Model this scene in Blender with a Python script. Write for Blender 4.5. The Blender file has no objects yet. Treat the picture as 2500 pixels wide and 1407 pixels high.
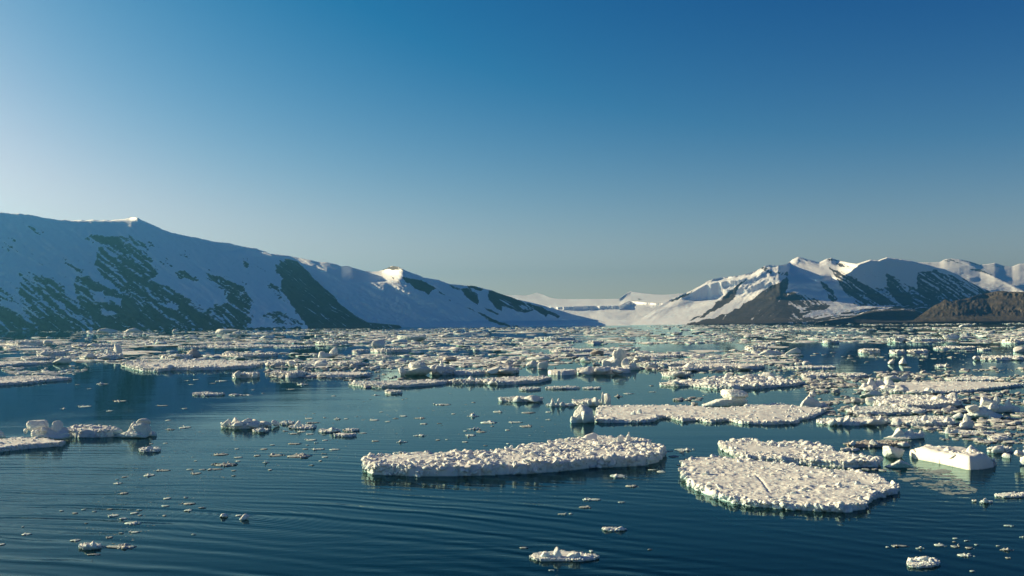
import bpy, bmesh, math
import numpy as np

# ------------------------------------------------------------------ scene
sc = bpy.context.scene
COL = sc.collection
rng = np.random.default_rng(11)
R = math.radians

# ------------------------------------------------------------------ camera model (photo frame 2500 x 1407)
PW, PH, F = 2500.0, 1407.0, 2453.0
CAMZ = 12.0
PITCH, ROLL = math.atan((787 - 703.5) / F), R(-0.29)
fw = np.array([0, math.cos(PITCH), math.sin(PITCH)])
up0 = np.array([0, -math.sin(PITCH), math.cos(PITCH)])
rt0 = np.array([1.0, 0, 0])
rt = rt0 * math.cos(ROLL) + up0 * math.sin(ROLL)
up = -rt0 * math.sin(ROLL) + up0 * math.cos(ROLL)
CAM = np.array([0, 0, CAMZ])


def ray(px, py):
    px = np.asarray(px, float); py = np.asarray(py, float)
    a = (px - PW / 2) / F; b = -(py - PH / 2) / F
    d = fw + a[..., None] * rt + b[..., None] * up
    return d / d[..., 1:2]                       # scaled so that y = 1


def at_depth(px, py, D):
    return CAM + ray(px, py) * np.asarray(D, float)[..., None]


def at_z(px, py, z=0.0):
    r = ray(px, py)
    return CAM + r * ((z - CAMZ) / r[..., 2])[..., None]


def pix(p):
    p = np.asarray(p, float) - CAM
    d = p @ fw
    return PW / 2 + F * (p @ rt) / d, PH / 2 - F * (p @ up) / d


# ------------------------------------------------------------------ noise
def _h(ix, iy, iz, seed):
    h = (ix.astype(np.int64) * 374761393 + iy.astype(np.int64) * 668265263 + iz.astype(np.int64) * 2147483647 + seed * 974634777) & 0xFFFFFFFF
    h = ((h ^ (h >> 13)) * 1274126177) & 0xFFFFFFFF
    h = ((h ^ (h >> 16)) * 2246822519) & 0xFFFFFFFF
    return ((h ^ (h >> 15)) & 0xFFFFFF) / float(0xFFFFFF)


def vnoise(p, seed=0):
    i = np.floor(p); f = p - i; u = f * f * (3 - 2 * f)
    x, y, z = i[:, 0], i[:, 1], i[:, 2]
    r = 0
    for dx in (0, 1):
        wx = u[:, 0] if dx else 1 - u[:, 0]
        for dy in (0, 1):
            wy = u[:, 1] if dy else 1 - u[:, 1]
            for dz in (0, 1):
                wz = u[:, 2] if dz else 1 - u[:, 2]
                r = r + wx * wy * wz * _h(x + dx, y + dy, z + dz, seed)
    return r * 2 - 1


def fbm(p, octaves=4, seed=0, gain=0.5, ridged=False):
    a, s, n = 1.0, 0.0, 0.0
    p = np.array(p, float)
    for o in range(octaves):
        v = vnoise(p, seed + o * 17)
        if ridged:
            v = 1 - 2 * np.abs(v)
        s = s + a * v; n += a
        a *= gain; p = p * 2.03 + 13.7
    return s / n


def sstep(a, b, x):
    t = np.clip((x - a) / (b - a), 0, 1)
    return t * t * (3 - 2 * t)


# ------------------------------------------------------------------ mesh + tagging
def mesh_np(name, V, faces, mat, parent=None, attr=None, smooth=True):
    V = np.ascontiguousarray(V, np.float32)
    me = bpy.data.meshes.new(name)
    if isinstance(faces, np.ndarray):
        fl = [faces]
    else:
        fl = faces
    nl = sum(f.size for f in fl); nf = sum(len(f) for f in fl)
    me.vertices.add(len(V)); me.vertices.foreach_set('co', V.ravel())
    me.loops.add(nl); me.polygons.add(nf)
    me.loops.foreach_set('vertex_index', np.concatenate([f.ravel() for f in fl]).astype(np.int32))
    tot = np.concatenate([np.full(len(f), f.shape[1], np.int32) for f in fl])
    st = np.concatenate([[0], np.cumsum(tot)[:-1]]).astype(np.int32)
    me.polygons.foreach_set('loop_start', st)
    me.polygons.foreach_set('loop_total', tot)
    sm = np.full(nf, smooth)
    if smooth and len(fl) == 2: sm[len(fl[0]):] = False          # broken pieces keep their facets
    me.polygons.foreach_set('use_smooth', sm)
    me.update(calc_edges=True)
    me.validate()
    if attr:
        for k, v in attr.items():
            a = me.attributes.new(k, 'FLOAT', 'POINT')
            a.data.foreach_set('value', np.ascontiguousarray(v, np.float32))
    me.materials.append(mat)
    o = bpy.data.objects.new(name, me)
    COL.objects.link(o)
    if parent is not None:
        o.parent = parent
    return o


def tag(o, label=None, cat=None, group=None, kind=None):
    if label: o['label'] = label
    if cat: o['category'] = cat
    if group: o['group'] = group
    if kind: o['kind'] = kind
    return o


def grid_faces(nr, nc, mask=None):
    idx = np.arange(nr * nc).reshape(nr, nc)
    q = np.stack([idx[:-1, :-1], idx[:-1, 1:], idx[1:, 1:], idx[1:, :-1]], -1).reshape(-1, 4)
    if mask is not None:
        q = q[mask.reshape(-1)]
    return q


def in_poly(px, py, poly):
    c = np.zeros(px.shape, bool)
    n = len(poly); j = n - 1
    for i in range(n):
        xi, yi = poly[i]; xj, yj = poly[j]
        if yi != yj:
            c ^= ((yi > py) != (yj > py)) & (px < (xj - xi) * (py - yi) / (yj - yi) + xi)
        j = i
    return c


def sdist(P, poly):
    """signed distance (inside positive) of points P (N,2) to polygon (M,2), plus the inward direction"""
    best = np.full(len(P), 1e18); g = np.zeros_like(P)
    M = len(poly)
    for i in range(M):
        a = poly[i]; b = poly[(i + 1) % M]
        ab = b - a
        t = np.clip(((P - a) @ ab) / max(ab @ ab, 1e-9), 0, 1)
        v = P - (a + t[:, None] * ab)
        d = (v * v).sum(1)
        m = d < best
        best[m] = d[m]; g[m] = v[m]
    d = np.sqrt(best)
    ins = in_poly(P[:, 0], P[:, 1], poly)
    s = np.where(ins, d, -d)
    g = g / np.maximum(d, 1e-6)[:, None] * np.where(ins, 1, -1)[:, None]
    return s, g


def dens(poly, n):
    """resample a closed polygon to about n evenly spaced points"""
    poly = np.asarray(poly, float)
    q = np.vstack([poly, poly[:1]])
    L = np.r_[0, np.cumsum(np.hypot(*np.diff(q, axis=0).T))]
    s = np.linspace(0, L[-1], n, endpoint=False)
    return np.stack([np.interp(s, L, q[:, 0]), np.interp(s, L, q[:, 1])], -1)


# ------------------------------------------------------------------ node helpers
def new_mat(name):
    m = bpy.data.materials.new(name); m.use_nodes = True
    nt = m.node_tree; nt.nodes.clear()
    return m, nt


class NT:
    def __init__(s, nt): s.nt = nt
    def n(s, t, **kw):
        nd = s.nt.nodes.new(t)
        for k, v in kw.items():
            setattr(nd, k, v)
        return nd
    def l(s, a, b): s.nt.links.new(a, b)
    def val(s, sock, v):
        if hasattr(v, 'is_output'): s.l(v, sock)
        elif v is not None: sock.default_value = v
    def math(s, op, a, b=None, c=None, clamp=False):
        nd = s.n('ShaderNodeMath', operation=op, use_clamp=clamp)
        for i, v in enumerate((a, b, c)):
            if v is not None: s.val(nd.inputs[i], v)
        return nd.outputs[0]
    def mapr(s, v, a, b, c=0.0, d=1.0, smooth=False):
        nd = s.n('ShaderNodeMapRange')
        if smooth: nd.interpolation_type = 'SMOOTHSTEP'
        s.val(nd.inputs[0], v)
        for i, q in enumerate((a, b, c, d)): nd.inputs[i + 1].default_value = q
        return nd.outputs[0]
    def mix(s, f, a, b):
        nd = s.n('ShaderNodeMix', data_type='RGBA')
        s.val(nd.inputs[0], f); s.val(nd.inputs[6], a); s.val(nd.inputs[7], b)
        return nd.outputs[2]
    def noise(s, vec, scale, detail=3, rough=0.5, dist=0.0):
        nd = s.n('ShaderNodeTexNoise')
        if vec is not None: s.l(vec, nd.inputs['Vector'])
        nd.inputs['Scale'].default_value = scale; nd.inputs['Detail'].default_value = detail
        nd.inputs['Roughness'].default_value = rough; nd.inputs['Distortion'].default_value = dist
        return nd.outputs[0]
# ------------------------------------------------------------------ sun, sky, camera
SUN_AZ, SUN_EL = R(-69), R(16.5)          # azimuth from +Y towards +X
sdir = np.array([math.sin(SUN_AZ) * math.cos(SUN_EL), math.cos(SUN_AZ) * math.cos(SUN_EL), math.sin(SUN_EL)])
from mathutils import Vector, Matrix
L = bpy.data.lights.new('sun', 'SUN'); L.energy = 5.0; L.angle = R(0.53); L.color = (1.0, 0.82, 0.475)
lo = bpy.data.objects.new('sun', L); COL.objects.link(lo)
lo.rotation_euler = Vector(-sdir).to_track_quat('-Z', 'Y').to_euler()
lo.location = (-200, 200, 300)

w = bpy.data.worlds.new('World'); sc.world = w; w.use_nodes = True
t = NT(w.node_tree); w.node_tree.nodes.clear()
sky = t.n('ShaderNodeTexSky', sky_type='NISHITA')
sky.sun_disc = False; sky.sun_elevation = SUN_EL; sky.sun_rotation = SUN_AZ
sky.altitude = 0; sky.air_density = 0.6; sky.dust_density = 1.0; sky.ozone_density = 4.0
# colour response of the photograph's sky: deeper, more saturated blue away from the sun
EXPO = 1.12
sep = t.n('ShaderNodeSeparateColor'); t.l(sky.outputs[0], sep.inputs[0])
comb = t.n('ShaderNodeCombineColor')
tcw = t.n('ShaderNodeTexCoord'); sw = t.n('ShaderNodeSeparateXYZ'); t.l(tcw.outputs['Generated'], sw.inputs[0])
glow = t.math('EXPONENT', t.math('MULTIPLY', t.math('ABSOLUTE', sw.outputs[2]), -14.0))     # warm air low over the horizon
for i, (gain, gam, top) in enumerate(((.050, 2.6, .42), (.084, 1.45, .51), (.098, 1.12, .54))):
    v = t.math('MULTIPLY', t.math('POWER', sep.outputs[i], gam), gain / 2 ** EXPO)
    v = t.math('MAXIMUM', t.math('SUBTRACT', v, (.020, .014, .010)[i]), 0.0)
    v = t.math('ADD', v, t.math('MULTIPLY', glow, (.36, .245, .085)[i]))
    q_ = t.math('POWER', t.math('ADD', t.math('POWER', t.math('DIVIDE', v, top), 2.5), 1.0), -.4)
    v = t.math('MULTIPLY', v, q_)
    t.l(t.math('MULTIPLY', v, 10.0), comb.inputs[i])
bg = t.n('ShaderNodeBackground'); bg.inputs[1].default_value = 0.10
t.l(comb.outputs[0], bg.inputs[0])
out = t.n('ShaderNodeOutputWorld'); t.l(bg.outputs[0], out.inputs[0])

cam = bpy.data.cameras.new('camera'); co = bpy.data.objects.new('camera', cam); COL.objects.link(co)
cam.sensor_width = 36; cam.lens = F / PW * 36; cam.clip_start = 0.5; cam.clip_end = 90000
co.matrix_world = Matrix(((rt[0], up[0], -fw[0], 0), (rt[1], up[1], -fw[1], 0), (rt[2], up[2], -fw[2], CAMZ), (0, 0, 0, 1)))
sc.camera = co
sc.render.engine = 'CYCLES'
vs = sc.view_settings
vs.view_transform = 'Standard'; vs.look = 'None'; vs.gamma = 1.0; vs.exposure = EXPO
sc.cycles.use_denoising = True
sc.cycles.max_bounces = 8; sc.cycles.diffuse_bounces = 3; sc.cycles.glossy_bounces = 3
sc.cycles.transmission_bounces = 3; sc.cycles.transparent_max_bounces = 8; sc.cycles.volume_bounces = 0
sc.cycles.sample_clamp_indirect = 6

# ------------------------------------------------------------------ materials
def ice_material(name, snow, ice, dirt=0.0, bump=0.06, scale=1.0):
    m, nt = new_mat(name); t = NT(nt)
    geo = t.n('ShaderNodeNewGeometry'); pos = geo.outputs['Position']; nor = geo.outputs['Normal']
    sp = t.n('ShaderNodeSeparateXYZ'); t.l(pos, sp.inputs[0])
    sn = t.n('ShaderNodeSeparateXYZ'); t.l(nor, sn.inputs[0])
    n1 = t.noise(pos, 0.35 * scale, 3, .55); n2 = t.noise(pos, 2.2 * scale, 4, .6); n3 = t.noise(pos, 9.0 * scale, 3, .6)
    # bare compact ice, its blue partly painted shade, on the lower steep sides, snow on everything that lies flatter
    steep = t.mapr(sn.outputs[2], 0.15, 0.75, 1, 0, True)
    low = t.mapr(t.math('ADD', sp.outputs[2], t.math('MULTIPLY', t.math('SUBTRACT', n2, .5), .5)), 0.05, 0.95, 1, 0, True)
    f = t.math('MULTIPLY', steep, t.math('ADD', t.math('MULTIPLY', low, .75), t.math('MULTIPLY', t.mapr(n1, .45, .7), .6)), clamp=True)
    c = t.mix(f, (*snow, 1), (*ice, 1))
    wet = t.mapr(t.math('ADD', sp.outputs[2], t.math('MULTIPLY', t.math('SUBTRACT', n2, .5), .12)), 0.0, 0.10, 1, 0, True)
    c = t.mix(t.math('MULTIPLY', wet, .8), c, (ice[0] * .45, ice[1] * .62, ice[2] * .6, 1))
    if dirt:
        c = t.mix(t.math('MULTIPLY', t.mapr(n1, .42, .62), dirt), c, (.36, .32, .28, 1))
    c = t.mix(t.math('MULTIPLY', t.mapr(n3, .35, .75), .10), c, (.60, .63, .68, 1))
    b = t.n('ShaderNodeBsdfPrincipled'); t.l(c, b.inputs['Base Color'])
    b.inputs['Roughness'].default_value = 0.62
    b.inputs['Specular IOR Level'].default_value = 0.3
    b.inputs['IOR'].default_value = 1.31
    bp = t.n('ShaderNodeBump'); bp.inputs['Strength'].default_value = 0.7; bp.inputs['Distance'].default_value = bump
    hsum = t.math('ADD', n2, t.math('MULTIPLY', n3, .35)); t.l(hsum, bp.inputs['Height'])
    t.l(bp.outputs[0], b.inputs['Normal'])
    tr = t.n('ShaderNodeBsdfTranslucent'); t.l(c, tr.inputs[0]); t.l(bp.outputs[0], tr.inputs[1])
    mx = t.n('ShaderNodeMixShader'); mx.inputs[0].default_value = 0.13
    t.l(b.outputs[0], mx.inputs[1]); t.l(tr.outputs[0], mx.inputs[2])
    o = t.n('ShaderNodeOutputMaterial'); t.l(mx.outputs[0], o.inputs[0])
    return m

def flat_mat(name, col, rough=.9):
    m, nt = new_mat(name); t = NT(nt)
    b = t.n('ShaderNodeBsdfPrincipled'); b.inputs['Base Color'].default_value = (*col, 1); b.inputs['Roughness'].default_value = rough
    geo = t.n('ShaderNodeNewGeometry'); n = t.noise(geo.outputs['Position'], .05, 3)
    t.l(t.mix(n, (*col, 1), (col[0] * 1.4, col[1] * 1.3, col[2] * 1.2, 1)), b.inputs['Base Color'])
    o = t.n('ShaderNodeOutputMaterial'); t.l(b.outputs[0], o.inputs[0])
    return m

M_ICE = ice_material('snowy_ice', (.85, .835, .80), (.58, .74, .79))  # blue of the sides deepened to paint in sky-lit shade on the walls
M_BERG = ice_material('glacier_ice', (.82, .83, .81), (.50, .74, .77), bump=.1, scale=.6)
M_GREEN = ice_material('green_ice', (.78, .83, .82), (.24, .50, .46), bump=.08, scale=.7)
M_DIRTY = ice_material('dirty_ice', (.58, .54, .50), (.42, .40, .38), dirt=.75)
M_SLUSH = ice_material('slush_ice', (.58, .57, .56), (.42, .46, .47), dirt=.15, bump=.03, scale=2)
M_PACK = ice_material('pack_ice', (.85, .835, .80), (.62, .76, .78), bump=.1, scale=.4)
M_FOOT = flat_mat('submerged_ice', (.62, .86, .80)) 
M_WHITE = ice_material('white_ice', (.85, .835, .80), (.84, .82, .77), bump=.03)


def water_material():
    m, nt = new_mat('sea_water'); t = NT(nt)
    geo = t.n('ShaderNodeNewGeometry'); pos = geo.outputs['Position']
    sp = t.n('ShaderNodeSeparateXYZ'); t.l(pos, sp.inputs[0]); X, Y = sp.outputs[0], sp.outputs[1]

    def dist(cx, cy):
        dx = t.math('SUBTRACT', X, cx); dy = t.math('SUBTRACT', Y, cy)
        return t.math('SQRT', t.math('ADD', t.math('MULTIPLY', dx, dx), t.math('MULTIPLY', dy, dy)))
    warp = t.noise(pos, .05, 2, .5); warp2 = t.noise(pos, .16, 2, .5)
    w1 = t.math('MULTIPLY', t.math('SUBTRACT', warp, .5), 12.0)
    w2 = t.math('MULTIPLY', t.math('SUBTRACT', warp2, .5), 3.0)
    ph = t.math('ADD', w1, w2)
    r1 = dist(-46.0, -24.0)
    a = t.math('SINE', t.math('ADD', t.math('MULTIPLY', r1, 2 * math.pi / 1.75), ph))
    a2 = t.math('SINE', t.math('ADD', t.math('MULTIPLY', r1, 2 * math.pi / 1.13), t.math('MULTIPLY', ph, 2.2)))
    # long-crested set running straight towards the ship
    b_ = t.math('SINE', t.math('ADD', t.math('ADD', t.math('MULTIPLY', Y, 2 * math.pi / 1.5), t.math('MULTIPLY', X, .35)), t.math('MULTIPLY', ph, 1.5)))
    patch = t.mapr(t.noise(pos, .035, 2, .5), .38, .62, .15, 1.0, True)
    nearY = t.mapr(Y, 62.0, 125.0, 1.0, 0.0, True)
    leftf = t.mapr(X, -5.0, 22.0, 1.0, .22, True)
    amp = t.mapr(t.noise(pos, .06, 2, .5), .35, .65, .25, 1.25, True)
    a3 = t.math('SINE', t.math('ADD', t.math('MULTIPLY', r1, 2 * math.pi / 2.9), t.math('MULTIPLY', ph, .6)))
    h = t.math('MULTIPLY', t.math('ADD', t.math('ADD', t.math('MULTIPLY', a, .0085), t.math('MULTIPLY', a3, .0085)), t.math('MULTIPLY', a2, .0035)), t.math('MULTIPLY', t.math('MULTIPLY', nearY, leftf), amp))
    h = t.math('ADD', h, t.math('MULTIPLY', t.math('MULTIPLY', b_, .0045), t.math('MULTIPLY', nearY, patch)))
    # ring ripples round the pair of chunks
    c0 = at_z(618.0, 1265.0)
    r2 = dist(float(c0[0]), float(c0[1]))
    ring = t.math('MULTIPLY', t.math('SINE', t.math('ADD', t.math('MULTIPLY', r2, 2 * math.pi / .62), w2)), t.math('EXPONENT', t.math('MULTIPLY', r2, -.22)))
    h = t.math('ADD', h, t.math('MULTIPLY', ring, .004))
    # fine cat's-paw ripples, stretched sideways
    mp = t.n('ShaderNodeMapping'); mp.inputs['Scale'].default_value = (.35, 1.5, 1); t.l(pos, mp.inputs[0])
    fine = t.noise(mp.outputs[0], 1.6, 3, .6)
    farp = t.math('ADD', t.math('MULTIPLY', patch, t.mapr(Y, 40, 200, .9, .12)), .03)
    h = t.math('ADD', h, t.math('MULTIPLY', t.math('MULTIPLY', t.math('SUBTRACT', fine, .5), .022), farp))
    mp2 = t.n('ShaderNodeMapping'); mp2.inputs['Scale'].default_value = (.02, .12, 1); t.l(pos, mp2.inputs[0])
    swell = t.noise(mp2.outputs[0], 1.0, 2, .5)
    h = t.math('ADD', h, t.math('MULTIPLY', swell, t.mapr(Y, 60, 400, .05, .02)))
    bp = t.n('ShaderNodeBump'); bp.inputs['Strength'].default_value = 1.0; bp.inputs['Distance'].default_value = 1.0
    t.l(h, bp.inputs['Height'])
    gl = t.n('ShaderNodeBsdfGlossy'); gl.inputs['Roughness'].default_value = .035; gl.inputs[0].default_value = (.56, .81, .83, 1)
    t.l(bp.outputs[0], gl.inputs['Normal'])
    df = t.n('ShaderNodeBsdfDiffuse'); df.inputs[0].default_value = (.002, .014, .021, 1)
    tp = t.n('ShaderNodeBsdfTransparent'); tp.inputs[0].default_value = (.22, .55, .52, 1)
    under = t.n('ShaderNodeMixShader'); under.inputs[0].default_value = .45
    t.l(df.outputs[0], under.inputs[1]); t.l(tp.outputs[0], under.inputs[2])
    fr = t.n('ShaderNodeFresnel'); fr.inputs[0].default_value = 1.20; t.l(bp.outputs[0], fr.inputs['Normal'])
    mx = t.n('ShaderNodeMixShader'); t.l(fr.outputs[0], mx.inputs[0]); t.l(under.outputs[0], mx.inputs[1]); t.l(gl.outputs[0], mx.inputs[2])
    o = t.n('ShaderNodeOutputMaterial'); t.l(mx.outputs[0], o.inputs[0])
    return m

def sheet(name, x0, x1, y0, y1, z, mat):
    V = np.array([[x0, y0, z], [x1, y0, z], [x1, y1, z], [x0, y1, z]], float)
    return mesh_np(name, V, np.array([[0, 1, 2, 3]]), mat)

tag(sheet('sea', -12000, 12000, -1500, 12000, 0.0, water_material()), 'calm dark teal sea with ripples between the drifting ice', 'sea', kind='structure')
tag(sheet('seabed', -12000, 12000, -1500, 12000, -9.0, flat_mat('deep_water', (.004, .018, .026))), 'dark deep water below the sea surface', 'sea', kind='structure')

# ------------------------------------------------------------------ mountains
def mountain_material(name, rock_a, rock_b, snow=(.90, .91, .92)):
    m, nt = new_mat(name); t = NT(nt)
    at = t.n('ShaderNodeAttribute', attribute_name='rock')
    geo = t.n('ShaderNodeNewGeometry'); pos = geo.outputs['Position']
    n1 = t.noise(pos, .02, 5, .65); n2 = t.noise(pos, .11, 4, .65)
    f = t.math('ADD', at.outputs['Fac'], t.math('ADD', t.math('MULTIPLY', t.math('SUBTRACT', n1, .5), .55), t.math('MULTIPLY', t.math('SUBTRACT', n2, .5), .6)))
    f = t.mapr(f, .42, .58, 0, 1, True)
    rc = t.mix(t.mapr(n1, .35, .65), (*rock_a, 1), (*rock_b, 1))
    c = t.mix(f, (*snow, 1), rc)
    b = t.n('ShaderNodeBsdfPrincipled'); t.l(c, b.inputs['Base Color']); b.inputs['Roughness'].default_value = .85
    b.inputs['Specular IOR Level'].default_value = .15
    bp = t.n('ShaderNodeBump'); bp.inputs['Strength'].default_value = .6; bp.inputs['Distance'].default_value = 5.0
    t.l(t.math('ADD', n1, t.math('MULTIPLY', n2, .4)), bp.inputs['Height']); t.l(bp.outputs[0], b.inputs['Normal'])
    o = t.n('ShaderNodeOutputMaterial'); t.l(b.outputs[0], o.inputs[0])
    return m

M_MTN = mountain_material('snow_and_scree', (.048, .045, .046), (.090, .082, .078))
M_BROWN = mountain_material('bare_brown_rock', (.062, .053, .042), (.125, .105, .080))


def terrain(name, label, cat, skyl, shore, xr, step, K, relief, rock, mat, D0=None, rows=120, backlen=900, jag=1.2, seed=0, curve=0.35, facing=None, gain=1.4, prof=None, kmin=.55):
    skyl = np.array(skyl, float); shore = np.array(shore, float)
    xs = np.arange(xr[0], xr[1] + step, step)
    ys = np.interp(xs, skyl[:, 0], skyl[:, 1]); yb = np.interp(xs, shore[:, 0], shore[:, 1])
    q = np.stack([xs / 16, xs * 0, xs * 0 + seed], -1)
    fade = np.clip((yb - ys) / 40, 0, 1)
    ys = ys + fbm(q, 4, seed, .6) * jag * fade
    ys = np.minimum(ys, yb - .2)
    if D0 is None:
        d0 = at_z(xs, yb, 0.0)[:, 1]
    else:
        d0 = np.interp(xs, *np.array(D0, float).T)
        kk = max(int(70 / step), 3); kk += 1 - kk % 2
        d0 = np.convolve(np.pad(d0, kk // 2, mode='edge'), np.ones(kk) / kk, 'valid')
    tt = np.linspace(0, 1, rows)
    Xg, Tg = np.meshgrid(xs, tt)
    Yg = yb + (ys - yb) * Tg
    H = (yb - Yg)
    Dg = d0 + (K * (H + curve * H * Tg ** 3) if prof is None else np.interp(H, *np.array(prof, float).T))
    env = np.clip(H / 14, 0, 1)
    P2 = np.stack([Xg.ravel(), Yg.ravel()], -1)
    rel = relief(P2[:, 0], P2[:, 1], Tg.ravel()).reshape(Xg.shape)
    if facing is not None:
        # facets turned towards (+) or away from (-) the low sun: ridges and hollows summed up along the range
        Lf = facing(P2[:, 0], P2[:, 1]).reshape(Xg.shape)
        for _ in range(2):
            Lf[:, 1:-1] = (Lf[:, :-2] + 2 * Lf[:, 1:-1] + Lf[:, 2:]) / 4
            Lf[1:-1] = (Lf[:-2] + 2 * Lf[1:-1] + Lf[2:]) / 4
        cum = np.zeros_like(Dg); acc = np.zeros(Dg.shape[0])
        for i in range(1, Dg.shape[1]):
            acc = acc * (1 - .0008 * step) - gain * Lf[:, i] * step * d0[i] / F - (d0[i] - d0[i - 1])
            cum[:, i] = acc
        for _ in range(6):
            cum[1:-1] = (cum[:-2] + 2 * cum[1:-1] + cum[2:]) / 4
        cum -= np.percentile(cum, 3)
        rel = rel + cum * np.clip(H / 60, 0, 1) ** .7
    Dg = Dg + rel * env
    # no overhangs: every row lies behind the one below it
    Dg = np.maximum.accumulate(Dg - kmin * H, 0) + kmin * H
    V = at_depth(Xg, Yg, Dg)
    rk = rock(P2[:, 0], P2[:, 1], Tg.ravel())
    # skirt below the waterline and the hidden far slope
    sk = V[0].copy(); sk[:, 2] = np.minimum(sk[:, 2] - 12, -6)
    bk = []
    for i, s in enumerate((.02, .06, .15, .35, .7, 1.0)):
        b = V[-1].copy(); d = b[:, :2] / b[:, 1:2]
        b[:, :2] += d * backlen * s
        b[:, 2] = b[:, 2] * (1 - s) ** 1.2 - 8 * s
        bk.append(b)
    Vall = np.concatenate([sk[None], V] + [b[None] for b in bk], 0)
    nr, nc = Vall.shape[:2]
    rk2 = rk.reshape(Xg.shape)
    rk2 = np.concatenate([rk2[:1], rk2] + [rk2[-1:]] * len(bk), 0)
    o = mesh_np(name, Vall.reshape(-1, 3), grid_faces(nr, nc), mat, attr={'rock': rk2.ravel()})
    return tag(o, label, cat, kind='structure')


def polys(px, py, lst, sx, ox, oy, warp=7, seed=5, soft=3.0):
    """coverage 0..1 of a list of (weight, polygon) given in a zoomed crop's pixels; edges are warped by noise"""
    q = np.stack([px / 11, py / 9, px * 0 + seed], -1)
    wx = px + fbm(q, 4, seed, .6) * warp; wy = py + fbm(q + 50, 4, seed + 3, .6) * warp * .7
    r = np.zeros(px.shape)
    for wgt, pl in lst:
        pl = [(x / sx + ox, y / sx + oy) for x, y in pl]
        m = in_poly(wx, wy, pl)
        r = np.where(m, np.maximum(r, wgt) if wgt > 0 else np.minimum(r, 0.0), r)
    return r


def streak(px, py, slope, seed, wide=4.0, long=40.0, oct=4):
    """noise drawn out along the fall line; slope = dy/dx of the streaks in the picture"""
    L_ = math.hypot(1, slope); ux, uy = 1 / L_, slope / L_
    a = px * ux + py * uy; b = -px * uy + py * ux
    wob = fbm(np.stack([px / 45, py / 45, px * 0 + seed], -1), 2, seed + 9) * 6
    return fbm(np.stack([a / long, (b + wob) / wide, px * 0 + seed], -1), oct, seed, .55)


# --- left massif
z1 = (2.976, 0, 480)
A_SKY = [(-1400, 540), (-900, 505), (-500, 505), (-250, 510), (0, 519), (30, 521), (70, 525), (110, 532), (145, 537), (180, 538), (230, 537.5), (290, 537), (310, 533),
         (330, 530), (338, 531), (345, 537), (370, 549), (400, 562), (430, 571), (480, 581), (530, 591), (555, 594), (590, 602), (612, 605), (625, 607), (650, 615), (672, 627),
         (692, 632), (715, 636), (739, 641), (770, 656), (806, 671), (830, 688), (854, 704), (880, 721), (908, 738), (930, 750), (951, 760), (963, 767), (970, 773), (975, 784), (978, 797), (980, 800)]
A_SHORE = [(-1400, 822), (-500, 813), (0, 808.5), (300, 806), (600, 804), (800, 802.5), (900, 801.5), (980, 800.5)]
A_ROCK = [
    (.35, [(0, 240), (100, 290), (130, 330), (60, 400), (0, 430)]), (.30, [(130, 190), (200, 180), (320, 260), (230, 300), (150, 270)]),
    (.95, [(600, 298), (680, 280), (900, 292), (950, 315), (900, 345), (760, 345), (640, 318)]),
    (.72, [(130, 540), (290, 570), (400, 600), (460, 650), (500, 720), (560, 780), (700, 900), (760, 1000), (-4000, 1000), (-4000, 620), (0, 660), (80, 700), (190, 780), (230, 860), (210, 780), (130, 690), (160, 640)]),
    (.85, [(540, 590), (640, 568), (700, 620), (830, 680), (960, 780), (1080, 900), (1150, 1000), (700, 1000), (600, 880), (560, 720)]),
    (.80, [(690, 480), (720, 380), (800, 345), (950, 345), (1060, 400), (1120, 480), (1150, 560), (1090, 600), (1200, 650), (1400, 760), (1600, 900), (1700, 1000), (1100, 1000), (960, 800), (830, 650), (720, 560)]),
    (.62, [(920, 270), (1000, 310), (1080, 370), (1070, 400), (950, 330)]),
    (.80, [(1460, 555), (1560, 570), (1650, 610), (1760, 660), (1830, 740), (1830, 780), (1850, 880), (1800, 940), (1900, 1000), (1500, 1000), (1420, 880), (1550, 790), (1650, 770), (1640, 680), (1500, 600)]),
    (.8, [(-4000, 880), (700, 880), (1000, 900), (1500, 900), (1800, 950), (2200, 950), (2200, 1010), (-4000, 1010)]),
    (1.0, [(2000, 500), (2060, 455), (2180, 450), (2300, 480), (2420, 520), (2560, 610), (2720, 710), (2860, 780), (2980, 820), (2980, 1010), (2260, 1010), (2230, 930), (2130, 800), (2040, 660), (2065, 600), (2010, 560)]),
    (.75, [(1270, 545), (1340, 540), (1430, 590), (1430, 612), (1290, 590)]), (.7, [(1300, 400), (1350, 400), (1405, 445), (1340, 445)]),
    (.6, [(1160, 460), (1200, 470), (1250, 520), (1210, 515)]), (.7, [(1740, 440), (1800, 455), (1800, 520), (1780, 510)]),
    (.75, [(460, 450), (520, 480), (610, 550), (590, 570), (510, 510), (470, 490)]),
    (.7, [(1900, 850), (2060, 840), (2200, 930), (2000, 935)]), (.6, [(1950, 640), (2000, 610), (2040, 700), (2060, 760), (2000, 700)]),
    (.62, [(1030, 310), (1110, 340), (1110, 360), (1060, 345)]), (.6, [(1740, 610), (1790, 635), (1780, 645), (1745, 625)]),
    (0, [(660, 690), (740, 690), (800, 780), (700, 760)]), (0, [(780, 720), (900, 740), (890, 800), (830, 780)]),
    (0, [(1130, 770), (1300, 790), (1310, 830), (1170, 800)]), (0, [(1820, 780), (1900, 790), (1960, 840), (1900, 860), (2000, 890), (1990, 905), (1830, 910)]),
    (0, [(700, 810), (850, 845), (790, 870), (740, 860)]), (0, [(20, 740), (130, 790), (230, 890), (150, 860), (0, 780)]),
]


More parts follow.
